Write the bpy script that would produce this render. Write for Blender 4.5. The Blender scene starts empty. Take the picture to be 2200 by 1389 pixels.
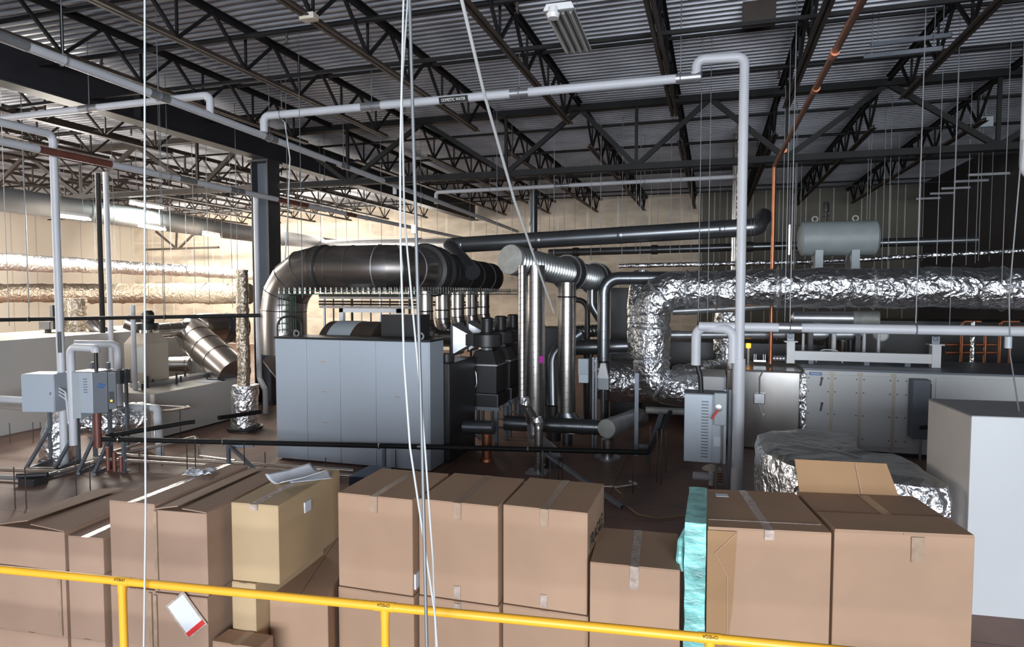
import bpy, math, random
from mathutils import Vector, Matrix, noise
random.seed(7)
S = bpy.context.scene
COL = S.collection
PI = math.pi
V = Vector

# ------------------------------------------------------------------ camera
F = 1400.0; CX = 1100.0; CY = 694.5; HC = 2.6
YAW = math.radians(17.1); PITCH = math.radians(-2.97)
cam_d = bpy.data.cameras.new('camera'); cam = bpy.data.objects.new('camera', cam_d); COL.objects.link(cam)
cam.location = (0, 0, HC); cam.rotation_euler = (PI/2 + PITCH, 0, YAW)
cam_d.sensor_width = 36.0; cam_d.lens = 36.0*F/2200.0; cam_d.clip_start = 0.05; cam_d.clip_end = 200
S.camera = cam

# ------------------------------------------------------------------ world, daylight, exposure
w = bpy.data.worlds.new('world'); S.world = w; w.use_nodes = True
w.node_tree.nodes['Background'].inputs[0].default_value = (0.70, 0.80, 1.0, 1)
w.node_tree.nodes['Background'].inputs[1].default_value = 1.0
S.view_settings.view_transform = 'Standard'; S.view_settings.look = 'None'
S.view_settings.exposure = 0.92; S.view_settings.gamma = 1.0; S.view_settings.use_curve_mapping = False

def area(name, loc, target, sx, sy, energy, color):
    d = bpy.data.lights.new(name, 'AREA'); d.shape = 'RECTANGLE'; d.size = sx; d.size_y = sy
    d.energy = energy; d.color = color
    o = bpy.data.objects.new(name, d); COL.objects.link(o); o.location = loc
    o.rotation_euler = (V(target)-V(loc)).to_track_quat('-Z', 'Y').to_euler()
    return o
# the open loading door behind the viewer, the bay lights at the back of the left bay
area('door_daylight', (3.6, -11.0, 2.6), (-0.5, 6.0, 2.0), 14.0, 5.2, 2450, (0.88, 0.94, 1.0))
area('left_bay_daylight', (-17.0, 23.5, 4.3), (-13.0, 8.0, 1.2), 12.0, 2.2, 420, (1.0, 0.93, 0.84))
area('left_bay_near_fill', (-22.0, 5.0, 3.6), (-14.0, 15.0, 3.2), 6.0, 4.0, 600, (1.0, 0.95, 0.88))  # added warm fill that brightens the left bay
# added fill lights without fixtures, washing the far left walls and left floor
area('left_bay_wash_fill', (-19.0, 21.0, 5.3), (-18.0, 26.0, 2.4), 12.0, 0.5, 430, (1.0, 0.92, 0.80))
area('left_bay_wash_fill', (-23.5, 13.0, 5.3), (-28.0, 14.0, 2.6), 0.5, 12.0, 500, (1.0, 0.92, 0.82))
area('left_bay_wash_fill', (-13.2, 10.5, 5.1), (-10.0, 7.6, 0.0), 1.0, 5.0, 230, (1.0, 0.93, 0.84))

# ------------------------------------------------------------------ pixel rays -> world points on real planes
_cy, _sy, _cp, _sp = math.cos(YAW), math.sin(YAW), math.cos(PITCH), math.sin(PITCH)
FW = V((-_sy*_cp, _cy*_cp, _sp)); RT = V((_cy, _sy, 0)); UP = RT.cross(FW); C0 = V((0, 0, HC))
def ray(x, y): return FW + RT*((x-CX)/F) + UP*((CY-y)/F)
def at(x, y, D): return C0 + ray(x, y)*D
def onz(x, y, z): d = ray(x, y); return C0 + d*((z-HC)/d.z)
def ony(x, y, Y): d = ray(x, y); return C0 + d*(Y/d.y)
def onx(x, y, X): d = ray(x, y); return C0 + d*(X/d.x)

# ------------------------------------------------------------------ materials
MATS = {}
def mat(name, col, rough=0.5, metal=0.0, var=None, bump=None, spec=0.5, emit=None, alpha=None):
    """col base colour; var=(scale, amount[, stretch]) value noise; bump=(scale, strength[, distance, stretch])"""
    m = bpy.data.materials.new(name); m.use_nodes = True; nt = m.node_tree; N = nt.nodes; L = nt.links
    b = N['Principled BSDF']
    b.inputs['Base Color'].default_value = (*col, 1); b.inputs['Roughness'].default_value = rough
    b.inputs['Metallic'].default_value = metal; b.inputs['Specular IOR Level'].default_value = spec
    tc = N.new('ShaderNodeTexCoord')
    def nz(scale, stretch=(1, 1, 1), detail=5, dist=0.0):
        mp = N.new('ShaderNodeMapping'); mp.inputs['Scale'].default_value = stretch
        L.new(tc.outputs['Object'], mp.inputs['Vector'])
        n = N.new('ShaderNodeTexNoise'); n.inputs['Scale'].default_value = scale; n.inputs['Detail'].default_value = detail
        n.inputs['Distortion'].default_value = dist
        L.new(mp.outputs['Vector'], n.inputs['Vector']); return n
    if var:
        n = nz(var[0], var[2] if len(var) > 2 else (1, 1, 1))
        mr = N.new('ShaderNodeMapRange'); mr.inputs[1].default_value = 0.3; mr.inputs[2].default_value = 0.7
        mr.inputs[3].default_value = 1-var[1]; mr.inputs[4].default_value = 1+var[1]
        L.new(n.outputs[0], mr.inputs[0])
        mx = N.new('ShaderNodeVectorMath'); mx.operation = 'SCALE'; mx.inputs[0].default_value = col
        L.new(mr.outputs[0], mx.inputs['Scale']); L.new(mx.outputs[0], b.inputs['Base Color'])
    if bump:
        n = nz(bump[0], bump[3] if len(bump) > 3 else (1, 1, 1), 6)
        bp = N.new('ShaderNodeBump'); bp.inputs['Strength'].default_value = bump[1]
        bp.inputs['Distance'].default_value = bump[2] if len(bump) > 2 else 0.01
        L.new(n.outputs[0], bp.inputs['Height']); L.new(bp.outputs[0], b.inputs['Normal'])
    if emit:
        b.inputs['Emission Color'].default_value = (*emit[0], 1); b.inputs['Emission Strength'].default_value = emit[1]
    if alpha is not None: b.inputs['Alpha'].default_value = alpha
    MATS[name] = m; return m

def foil_mat(name, col, rough, scale=5.0):
    m = mat(name, col, rough, 1.0); nt = m.node_tree; N = nt.nodes; L = nt.links; b = N['Principled BSDF']
    tc = N.new('ShaderNodeTexCoord')
    n1 = N.new('ShaderNodeTexNoise'); n1.inputs['Scale'].default_value = scale; n1.inputs['Detail'].default_value = 3; n1.inputs['Distortion'].default_value = 1.8
    n1.noise_type = 'RIDGED_MULTIFRACTAL'
    v = N.new('ShaderNodeTexVoronoi'); v.feature = 'F1'; v.inputs['Scale'].default_value = scale*3.2
    n0 = N.new('ShaderNodeTexNoise'); n0.inputs['Scale'].default_value = scale*1.7; n0.inputs['Detail'].default_value = 4
    mixv = N.new('ShaderNodeVectorMath'); mixv.operation = 'MULTIPLY_ADD'; mixv.inputs[1].default_value = (0.35, 0.35, 0.35)
    L.new(tc.outputs['Object'], n1.inputs['Vector']); L.new(tc.outputs['Object'], n0.inputs['Vector'])
    L.new(n0.outputs['Color'], mixv.inputs[0]); L.new(tc.outputs['Object'], mixv.inputs[2]); L.new(mixv.outputs[0], v.inputs['Vector'])
    ad = N.new('ShaderNodeMath'); ad.operation = 'MULTIPLY_ADD'; ad.inputs[1].default_value = 1.0
    L.new(v.outputs['Distance'], ad.inputs[0]); L.new(n1.outputs[0], ad.inputs[2])
    bp = N.new('ShaderNodeBump'); bp.inputs['Strength'].default_value = 0.7; bp.inputs['Distance'].default_value = 0.035
    L.new(ad.outputs[0], bp.inputs['Height']); L.new(bp.outputs[0], b.inputs['Normal'])
    return m

def seam_mat(name, col, seam, axis, period, width, rough=0.6, var=None, second=None):
    """panels with regular straight seams along one object axis (0,1,2); second=(axis, period, width)"""
    m = mat(name, col, rough, 0.0, var); nt = m.node_tree; N = nt.nodes; L = nt.links; b = N['Principled BSDF']
    tc = N.new('ShaderNodeTexCoord'); sx = N.new('ShaderNodeSeparateXYZ'); L.new(tc.outputs['Object'], sx.inputs[0])
    def line(ax, per, wd):
        d = N.new('ShaderNodeMath'); d.operation = 'DIVIDE'; d.inputs[1].default_value = per; L.new(sx.outputs[ax], d.inputs[0])
        f = N.new('ShaderNodeMath'); f.operation = 'FRACT'; L.new(d.outputs[0], f.inputs[0])
        l = N.new('ShaderNodeMath'); l.operation = 'LESS_THAN'; l.inputs[1].default_value = wd/per; L.new(f.outputs[0], l.inputs[0]); return l
    fac = line(axis, period, width)
    if second:
        f2 = line(*second); mxm = N.new('ShaderNodeMath'); mxm.operation = 'MAXIMUM'
        L.new(fac.outputs[0], mxm.inputs[0]); L.new(f2.outputs[0], mxm.inputs[1]); fac = mxm
    mx = N.new('ShaderNodeMix'); mx.data_type = 'RGBA'; mx.inputs[6].default_value = (*col, 1); mx.inputs[7].default_value = (*seam, 1)
    old = b.inputs['Base Color'].links
    if old: L.new(old[0].from_socket, mx.inputs[6])
    L.new(fac.outputs[0], mx.inputs[0]); L.new(mx.outputs[2], b.inputs['Base Color'])
    return m

M_deck = mat('galvanised deck', (0.35, 0.36, 0.395), 0.42, 0.35, (1.2, 0.25), None)
M_black = mat('black painted steel', (0.010, 0.0098, 0.010), 0.6, 0.0, (3, 0.3), None, 0.25)
M_brown = mat('primer brown steel', (0.045, 0.032, 0.025), 0.55, 0.0, (3, 0.3))
M_colm = mat('charcoal painted column', (0.035, 0.034, 0.037), 0.5, 0, (2, 0.2))
M_beam = mat('charcoal girder paint', (0.022, 0.021, 0.025), 0.55, 0, (2, 0.2))
M_floor = seam_mat('red brown deck floor', (0.19, 0.108, 0.080), (0.06, 0.036, 0.028), 0, 1.22, 0.012, 0.55, (1.6, 0.35, (1, .5, 1)), (1, 0.61, 0.010))
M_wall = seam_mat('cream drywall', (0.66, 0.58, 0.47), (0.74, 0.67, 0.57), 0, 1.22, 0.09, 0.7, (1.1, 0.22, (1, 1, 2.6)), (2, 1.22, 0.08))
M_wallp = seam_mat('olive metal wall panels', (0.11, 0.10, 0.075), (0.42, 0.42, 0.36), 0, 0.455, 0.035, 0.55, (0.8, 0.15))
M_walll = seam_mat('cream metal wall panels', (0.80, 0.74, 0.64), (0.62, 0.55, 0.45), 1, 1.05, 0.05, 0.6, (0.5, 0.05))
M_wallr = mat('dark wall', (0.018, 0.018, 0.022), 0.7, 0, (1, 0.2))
M_pvc = mat('white pipe jacket', (0.52, 0.53, 0.56), 0.45, 0, (2, 0.06))
M_copperr = mat('bare red brown pipe', (0.16, 0.055, 0.04), 0.45, 0.2, (4, 0.2))
M_copper = mat('copper', (0.42, 0.17, 0.09), 0.4, 0.85, (5, 0.15))
M_steel = mat('stainless duct', (0.36, 0.33, 0.31), 0.27, 0.95, (1.5, 0.12), (60, 0.05, 0.002, (1, 1, .05)))
M_spir = mat('brushed spiral duct', (0.40, 0.375, 0.355), 0.3, 0.95, (2, 0.15))
M_slate = mat('dark slate paint', (0.07, 0.08, 0.095), 0.45)
M_oldcu = mat('tarnished copper', (0.20, 0.085, 0.05), 0.45, 0.8, (4, 0.2))
M_case = mat('white sheet casing', (0.50, 0.51, 0.52), 0.4, 0, (0.6, 0.05))
M_steelb = mat('bright stainless', (0.58, 0.56, 0.54), 0.24, 1.0, (3, 0.08))
M_galv = mat('galvanised steel', (0.46, 0.47, 0.49), 0.38, 0.8, (6, 0.12))
M_dgalv = mat('dark galvanised duct', (0.17, 0.18, 0.19), 0.3, 0.85, (2, 0.12))
M_disc = mat('matt grey end cap', (0.34, 0.34, 0.315), 0.6, 0.2, (9, 0.15))
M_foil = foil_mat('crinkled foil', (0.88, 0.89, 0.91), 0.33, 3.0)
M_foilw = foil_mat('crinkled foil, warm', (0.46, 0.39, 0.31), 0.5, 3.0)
M_foild = foil_mat('dusty foil', (0.40, 0.40, 0.385), 0.5, 2.2)
M_white = mat('white casing', (0.72, 0.72, 0.72), 0.35, 0, (0.6, 0.05))
M_ahu = mat('grey white unit casing', (0.62, 0.63, 0.62), 0.4, 0, (0.6, 0.05))
M_ahul = mat('dull grey unit casing', (0.40, 0.385, 0.365), 0.4, 0, (0.6, 0.06))
M_grey = mat('blue grey cabinet paint', (0.42, 0.47, 0.53), 0.38, 0.1, (0.5, 0.05))
M_greyd = mat('slate panel paint', (0.15, 0.17, 0.20), 0.45, 0, (1, 0.1))
M_greym = mat('mid grey enclosure paint', (0.36, 0.40, 0.43), 0.45, 0, (1, 0.06))
M_tank = mat('grey green tank paint', (0.30, 0.34, 0.34), 0.5, 0, (4, 0.08), (40, 0.15, 0.003))
M_cream = mat('cream unit paint', (0.55, 0.48, 0.39), 0.5, 0.1, (1, 0.08))
M_rub = mat('black rubber', (0.012, 0.012, 0.013), 0.45)
M_dark = mat('dark charcoal casing', (0.032, 0.031, 0.032), 0.42, 0.2, (2, 0.2))
M_strut = mat('zinc strut', (0.20, 0.22, 0.25), 0.45, 0.6, (5, 0.15))
M_pipe = mat('dark steel pipe', (0.14, 0.11, 0.10), 0.33, 0.75, (3, 0.2))
M_tube = mat('bright tubing', (0.72, 0.65, 0.58), 0.3, 0.9, (4, 0.1))
M_yel = mat('safety yellow', (0.80, 0.40, 0.03), 0.38, 0, (3, 0.05))
M_card = mat('cardboard', (0.36, 0.232, 0.155), 0.75, 0, (2.0, 0.07), (90, 0.08, 0.002, (1, 1, .1)), 0.2)
M_card2 = mat('pale cardboard', (0.42, 0.305, 0.18), 0.75, 0, (2.0, 0.07), None, 0.2)
M_card3 = mat('pinkish cardboard', (0.325, 0.215, 0.155), 0.75, 0, (2.0, 0.08), None, 0.2)
M_card4 = mat('bare cardboard inside', (0.30, 0.18, 0.095), 0.8, 0, (2.0, 0.08), None, 0.2)
M_tape = mat('packing tape', (0.33, 0.235, 0.165), 0.25, 0, (20, 0.15), (25, 0.3, 0.004))
M_tapec = mat('shiny clear tape', (0.42, 0.335, 0.285), 0.15, 0.1, (30, 0.25), (30, 0.6, 0.006))
M_paper = mat('white paper', (0.62, 0.64, 0.68), 0.6, 0, (4, 0.05))
M_red = mat('red print', (0.55, 0.03, 0.03), 0.5)
M_wrap = mat('turquoise stretch wrap', (0.20, 0.50, 0.47), 0.2, 0, (7, 0.5, (1, 1, 2.5)), (14, 0.7, 0.02, (1, 1, 2.2)))
M_rope = mat('white cable', (0.50, 0.52, 0.52), 0.5)
M_wire = mat('thin zinc rod', (0.20, 0.21, 0.22), 0.5, 0.5)
M_ink = mat('black ink', (0.008, 0.008, 0.008), 0.5)
M_wink = mat('white lettering', (0.85, 0.85, 0.82), 0.5)
M_blue = mat('blue mark', (0.03, 0.14, 0.42), 0.5)
M_green = mat('dull green wire', (0.05, 0.14, 0.10), 0.45, 0.4)
M_mag = mat('magenta sticker', (0.50, 0.05, 0.36), 0.5)
M_lamp = mat('lit fluorescent tube', (1, 1, 1), 0.4, emit=((1.0, 0.86, 0.68), 22))
M_lampc = mat('lit cool fluorescent tube', (1, 1, 1), 0.4, emit=((0.86, 1.0, 0.90), 22))
M_amber = mat('amber signal lamp', (1, 0.4, 0.02), 0.4, emit=((1.0, 0.38, 0.02), 2.5))
M_tub0 = mat('unlit fluorescent tube', (0.42, 0.42, 0.40), 0.35)
M_refl = mat('ribbed reflector', (0.16, 0.155, 0.14), 0.3, 0.6)
M_rib = mat('ribbed dark galvanised', (0.30, 0.31, 0.31), 0.3, 0.85, (2, 0.12))
M_knit = mat('ribbed insulation sleeve', (0.33, 0.32, 0.31), 0.3, 0.35, (3, 0.1))

# ------------------------------------------------------------------ mesh builder
class MB:
    def __init__(s): s.v = []; s.f = []
    def loft(s, rings, caps=True, closed=True):
        b = len(s.v); n = len(rings[0])
        for r in rings: s.v.extend(V(p) for p in r)
        for i in range(len(rings)-1):
            for j in range(n if closed else n-1):
                k = (j+1) % n
                s.f.append((b+i*n+j, b+i*n+k, b+(i+1)*n+k, b+(i+1)*n+j))
        if caps:
            s.f.append(tuple(b+j for j in reversed(range(n)))); e = b+(len(rings)-1)*n
            s.f.append(tuple(e+j for j in range(n)))
        return s
    def box(s, lo, hi, M=None):
        x0, y0, z0 = lo; x1, y1, z1 = hi
        r = lambda z: [V((x0, y0, z)), V((x1, y0, z)), V((x1, y1, z)), V((x0, y1, z))]
        a, c = r(z0), r(z1)
        if M: a = [M @ p for p in a]; c = [M @ p for p in c]
        return s.loft([a, c])
    def sweep(s, P, R, seg=12, caps=True, a0=0.0):
        P = [V(p) for p in P]; n = len(P)
        if not hasattr(R, '__len__'): R = [R]*n
        T = []
        for i in range(n):
            t = (P[min(i+1, n-1)]-P[max(i-1, 0)])
            T.append(t.normalized() if t.length > 1e-9 else (T[-1] if T else V((0, 0, 1))))
        up = V((0, 0, 1)) if abs(T[0].z) < 0.9 else V((0, 1, 0))
        X = T[0].cross(up).normalized(); rings = []
        for i in range(n):
            X = (X - T[i]*X.dot(T[i])).normalized(); Y = T[i].cross(X)
            rr = R[i] if not callable(R[i]) else None
            ring = []
            for j in range(seg):
                a = a0+2*PI*j/seg; r = rr if rr is not None else R[i](a)
                ring.append(P[i]+X*(math.cos(a)*r)+Y*(math.sin(a)*r))
            rings.append(ring)
        return s.loft(rings, caps)
    def tube(s, P, r, fillet=0.0, seg=12, n=6, caps=True): return s.sweep(path(P, fillet, n), r, seg, caps)
    def rod(s, a, b, r, seg=8): return s.sweep([a, b], r, seg)
    def bar(s, a, b, w, h, up=(0, 0, 1)):
        a = V(a); b = V(b); t = (b-a).normalized(); u = V(up)
        if abs(t.dot(u)) > 0.98: u = V((0, 1, 0))
        x = t.cross(u).normalized(); y = x.cross(t)
        q = [x*(-w/2)+y*(-h/2), x*(w/2)+y*(-h/2), x*(w/2)+y*(h/2), x*(-w/2)+y*(h/2)]
        return s.loft([[a+p for p in q], [b+p for p in q]])
    def lathe(s, a, b, prof, seg=24, caps=True):
        a = V(a); b = V(b); L_ = (b-a)
        return s.sweep_lathe(a, L_.normalized(), [(t*L_.length, r) for t, r in prof], seg, caps)
    def sweep_lathe(s, a, t, prof, seg, caps):
        u = V((0, 0, 1)) if abs(t.z) < 0.9 else V((0, 1, 0)); x = t.cross(u).normalized(); y = t.cross(x)
        return s.loft([[a+t*d+(x*math.cos(2*PI*j/seg)+y*math.sin(2*PI*j/seg))*r for j in range(seg)] for d, r in prof], caps)
    def prism(s, poly, z0, z1): return s.loft([[V((x, y, z0)) for x, y in poly], [V((x, y, z1)) for x, y in poly]])
    def torus(s, c, axis, R, r, seg=24, k=6):
        axis = V(axis).normalized(); u = V((0, 0, 1)) if abs(axis.z) < .9 else V((0, 1, 0)); x = axis.cross(u).normalized(); y = axis.cross(x)
        b = len(s.v); c = V(c)
        for i in range(seg):
            d = x*math.cos(2*PI*i/seg)+y*math.sin(2*PI*i/seg)
            for j in range(k): s.v.append(c+d*(R+r*math.cos(2*PI*j/k))+axis*(r*math.sin(2*PI*j/k)))
        for i in range(seg):
            for j in range(k):
                i2 = (i+1) % seg; j2 = (j+1) % k
                s.f.append((b+i*k+j, b+i2*k+j, b+i2*k+j2, b+i*k+j2))
        return s

def path(P, fillet=0.0, n=6):
    P = [V(p) for p in P]
    if fillet <= 0 or len(P) < 3: return P
    out = [P[0]]
    for i in range(1, len(P)-1):
        a, b, c = P[i-1], P[i], P[i+1]; d1 = (a-b); d2 = (c-b)
        ang = d1.angle(d2)
        if ang > PI-0.02: out.append(b); continue
        t = min(fillet/math.tan(ang/2), d1.length*0.49, d2.length*0.49); d1.normalize(); d2.normalize()
        p, q = b+d1*t, b+d2*t; r = t*math.tan(ang/2); ctr = b+(d1+d2).normalized()*(r/math.sin(ang/2))
        u = p-ctr; vv = q-ctr; sw = u.angle(vv)
        for k in range(n+1):
            f = k/n; out.append(ctr+(u*math.sin((1-f)*sw)+vv*math.sin(f*sw))/math.sin(sw))
    out.append(P[-1]); return out
def resample(P, step):
    out = [V(P[0])]
    for a, b in zip(P[:-1], P[1:]):
        n = max(1, int((b-a).length/step+0.5)); out += [a.lerp(b, k/n) for k in range(1, n+1)]
    return out

# ------------------------------------------------------------------ objects
ORG = {}
def mkmesh(name, mb, m, org, smooth):
    me = bpy.data.meshes.new(name); me.from_pydata([tuple(p-org) for p in mb.v], [], mb.f); me.update()
    if m: me.materials.append(m)
    if smooth:
        me.polygons.foreach_set('use_smooth', [True]*len(me.polygons)); me.set_sharp_from_angle(angle=math.radians(smooth))
    return me
def part(name, mb, m, parent, label=None, smooth=35, bevel=0, kind=None):
    """one part (or sub-part) mesh under its thing"""
    org = ORG[parent]; o = bpy.data.objects.new(name, mkmesh(name, mb, m, org, smooth)); COL.objects.link(o)
    o.parent = parent; ORG[o] = org
    if label: o['label'] = label
    if kind: o['kind'] = kind
    if bevel: bv(o, bevel)
    return o
def bv(o, w, seg=2):
    b = o.modifiers.new('bevel', 'BEVEL'); b.width = w; b.segments = seg; b.limit_method = 'ANGLE'; b.angle_limit = math.radians(40)
def tag(o, label, cat, group=None, kind=None):
    if label: o['label'] = label
    if cat: o['category'] = cat
    if group: o['group'] = group
    if kind: o['kind'] = kind
    return o
def thing(name, label, cat, loc=(0, 0, 0), group=None):
    o = bpy.data.objects.new(name, None); COL.objects.link(o); o.location = loc; o.empty_display_size = 0.1
    ORG[o] = V(loc); return tag(o, label, cat, group)
def solo(name, mb, m, label, cat, group=None, smooth=35, bevel=0, kind=None):
    """a thing that is one mesh"""
    lo = V((min(p.x for p in mb.v), min(p.y for p in mb.v), min(p.z for p in mb.v)))
    hi = V((max(p.x for p in mb.v), max(p.y for p in mb.v), max(p.z for p in mb.v)))
    org = V(((lo.x+hi.x)/2, (lo.y+hi.y)/2, lo.z))
    o = bpy.data.objects.new(name, mkmesh(name, mb, m, org, smooth)); COL.objects.link(o); o.location = org; ORG[o] = org
    if bevel: bv(o, bevel)
    return tag(o, label, cat, group, kind)
def struct(name, mb, m, smooth=0):
    o = bpy.data.objects.new(name, mkmesh(name, mb, m, V((0, 0, 0)), smooth)); COL.objects.link(o); o['kind'] = 'structure'; ORG[o] = V((0, 0, 0)); return o
def dup(root, loc, label=None, group=None):
    r = root.copy(); COL.objects.link(r); r.location = loc
    if label: r['label'] = label
    if group: r['group'] = group
    for ch in list(root.children):
        c = ch.copy(); COL.objects.link(c); c.parent = r
        for g in list(ch.children):
            d = g.copy(); COL.objects.link(d); d.parent = c
    return r
def text(body, name, m, parent, loc, xdir, ydir, size, thick=0.0006, xs=1.0):
    """lettering on a part: xdir reading direction, ydir letter-up direction"""
    c = bpy.data.curves.new(name, 'FONT'); c.body = body; c.size = size; c.extrude = thick; c.align_x = 'CENTER'; c.align_y = 'CENTER'
    c.materials.append(m); o = bpy.data.objects.new(name, c); COL.objects.link(o)
    x = V(xdir).normalized(); y = V(ydir); y = (y-x*y.dot(x)).normalized(); z = x.cross(y)
    Mx = Matrix((x*xs, y, z)).transposed().to_4x4(); Mx.translation = V(loc)-ORG[parent]
    me = bpy.data.meshes.new_from_object(o.evaluated_get(bpy.context.evaluated_depsgraph_get())); me.materials.clear(); me.materials.append(m); bpy.data.objects.remove(o)
    o = bpy.data.objects.new(name, me); COL.objects.link(o)
    o.parent = parent; o.matrix_local = Mx; ORG[o] = ORG[parent]; return o
ORD = ['first', 'second', 'third', 'fourth', 'fifth', 'sixth', 'seventh', 'eighth', 'ninth', 'tenth', 'eleventh', 'twelfth']
# ================================================================== the building
ZD = 6.27                                            # underside of the roof deck
struct('floor', MB().box((-28, -7.5, -0.2), (7.0, 26.2, 0.0)), M_floor)
mb = MB(); y = -7.5; prof = []
while y < 26.2:                                      # trapezoid ribs that run across the joists
    prof += [(y, ZD+.04), (y+.045, ZD+.04), (y+.06, ZD), (y+.105, ZD), (y+.12, ZD+.04)]; y += .15
mb.loft([[V((X, a, b)) for a, b in prof] for X in (-28, 7.0)], caps=False, closed=False)
mb.box((-28, -7.5, ZD+.06), (7.0, 26.2, ZD+.16))
struct('ceiling', mb, M_deck)
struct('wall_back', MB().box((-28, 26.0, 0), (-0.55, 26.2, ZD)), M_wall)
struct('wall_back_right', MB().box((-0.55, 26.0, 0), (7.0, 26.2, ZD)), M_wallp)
struct('wall_left', MB().box((-28.2, -7.5, 0), (-28.0, 26.2, ZD)), M_walll)
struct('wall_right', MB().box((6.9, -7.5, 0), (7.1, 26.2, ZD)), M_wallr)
# wall behind the viewer, with its loading door opening
struct('wall_front', MB().box((-28, -7.7, 0), (-9.5, -7.5, ZD)).box((6.8, -7.7, 0), (7, -7.5, ZD)).box((-9.5, -7.7, 5.2), (6.8, -7.5, ZD)), M_walll)

XB, YC = -9.6, 12.6
c = thing('steel_column', 'charcoal wide-flange steel column carrying the girder ends', 'column', (XB-.12, YC, 0)); c['kind'] = 'structure'
x0 = XB-.12
part('flange', MB().box((x0-.225, YC-.21, 0), (x0-.195, YC+.21, 5.45)), M_colm, c)
part('flange', MB().box((x0+.195, YC-.21, 0), (x0+.225, YC+.21, 5.45)), M_colm, c)
part('web_plate', MB().box((x0-.195, YC-.012, 0), (x0+.195, YC+.012, 5.45)), M_greyd, c)
part('cap_plate', MB().box((x0-.27, YC-.26, 5.45), (x0+.27, YC+.26, 5.49)), M_colm, c)
part('base_plate', MB().box((x0-.3, YC-.3, 0.0), (x0+.3, YC+.3, .03)), M_colm, c)
g = thing('roof_girder', 'deep charcoal steel I-beam running away over the column', 'beam', (XB, 12, 5.49)); g['kind'] = 'structure'
part('web_plate', MB().box((XB-.012, -6, 5.52), (XB+.012, 25.9, 6.14)), M_beam, g)
part('bottom_flange', MB().box((XB-.17, -6, 5.49), (XB+.17, 25.9, 5.52)), M_beam, g)
part('top_flange', MB().box((XB-.17, -6, 6.12), (XB+.17, 25.9, 6.15)), M_beam, g)
for yy in (1.5, 5.2, 9.0, 16, 20): part('stiffener', MB().box((XB-.15, yy-.008, 5.52), (XB+.15, yy+.008, 6.12)), M_beam, g)

# open-web roof joists
PANEL = 1.2
def joist_mesh(kind, L_):
    mb = MB(); nb = int(L_/PANEL)
    if kind == 'top':
        for s in (-1, 1): mb.box((s*.037-.025, 0, .60), (s*.037+.025, L_, .612)).box((s*.014-.005, 0, .53), (s*.014+.005, L_, .61))
    elif kind == 'bottom':
        for s in (-1, 1): mb.box((s*.035-.024, .85, 0), (s*.035+.024, L_-.85, .012)).box((s*.014-.005, .85, 0), (s*.014+.005, L_-.85, .065))
    return mb
_jm = {}
def jmesh(key, mb, m):
    if key not in _jm: _jm[key] = mkmesh(key[0], mb, m, V((0, 0, 0)), 0)
    return _jm[key]
def joist(X, y0, L_, label, group, split=True, brown=False):
    t = thing('roof_joist', label, 'roof joist', (X, y0, 5.56), group)
    mB = M_brown if brown else M_black
    def add(name, me, loc=(0, 0, 0)):
        o = bpy.data.objects.new(name, me); COL.objects.link(o); o.parent = t; o.location = loc; ORG[o] = ORG[t]; return o
    add('top_chord', jmesh(('top_chord', L_, brown), joist_mesh('top', L_), mB)); add('bottom_chord', jmesh(('bottom_chord', L_, brown), joist_mesh('bottom', L_), M_brown))
    n = int((L_-.4)/PANEL); off = (L_-n*PANEL)/2
    dn = MB().bar((0, 0, .57), (0, PANEL/2, .03), .04, .035); upb = MB().bar((0, PANEL/2, .03), (0, PANEL, .57), .04, .035); vt = MB().bar((0, PANEL/2, .03), (0, PANEL/2, .60), .028, .028, (0, 1, 0))
    if split:
        a, b, cc = jmesh(('web_bar', 1, brown), dn, mB), jmesh(('web_bar', 2, brown), upb, mB), jmesh(('web_bar', 3, brown), vt, mB)
        for k in range(n):
            for me in (a, b, cc): add('web_bar', me, (0, off+k*PANEL, 0))
    else:
        wb = MB()
        for k in range(n):
            q = V((0, off+k*PANEL, 0))
            wb.bar(q+V((0, 0, .57)), q+V((0, PANEL/2, .03)), .04, .035).bar(q+V((0, PANEL/2, .03)), q+V((0, PANEL, .57)), .04, .035).bar(q+V((0, PANEL/2, .03)), q+V((0, PANEL/2, .6)), .028, .028, (0, 1, 0))
        add('web', jmesh(('web', L_, brown), wb, mB))
    return t
JX = [-7.95, -6.14, -4.27, -2.49, -.67, 1.10, 2.78, 4.53]
for i, X in enumerate(JX):
    joist(X, -.9, 13.4, f'black open-web roof joist, {ORD[i]} to the right of the deep girder, over the boxes', 'near roof joists right of the girder')
    joist(X, 12.7, 13.2, f'black open-web roof joist, {ORD[i]} to the right of the deep girder, beyond the cross truss', 'far roof joists right of the girder', False)
for k in range(9):
    X = XB-1.79*(k+1)
    joist(X, -.9, 13.4, f'brown-black open-web roof joist, {ORD[k]} to the left of the deep girder, before the cross truss', 'near roof joists left of the girder', k < 4, True)
    joist(X, 12.7, 13.2, f'brown-black open-web roof joist, {ORD[k]} to the left of the deep girder, beyond the cross truss', 'far roof joists left of the girder', False, True)

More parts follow.
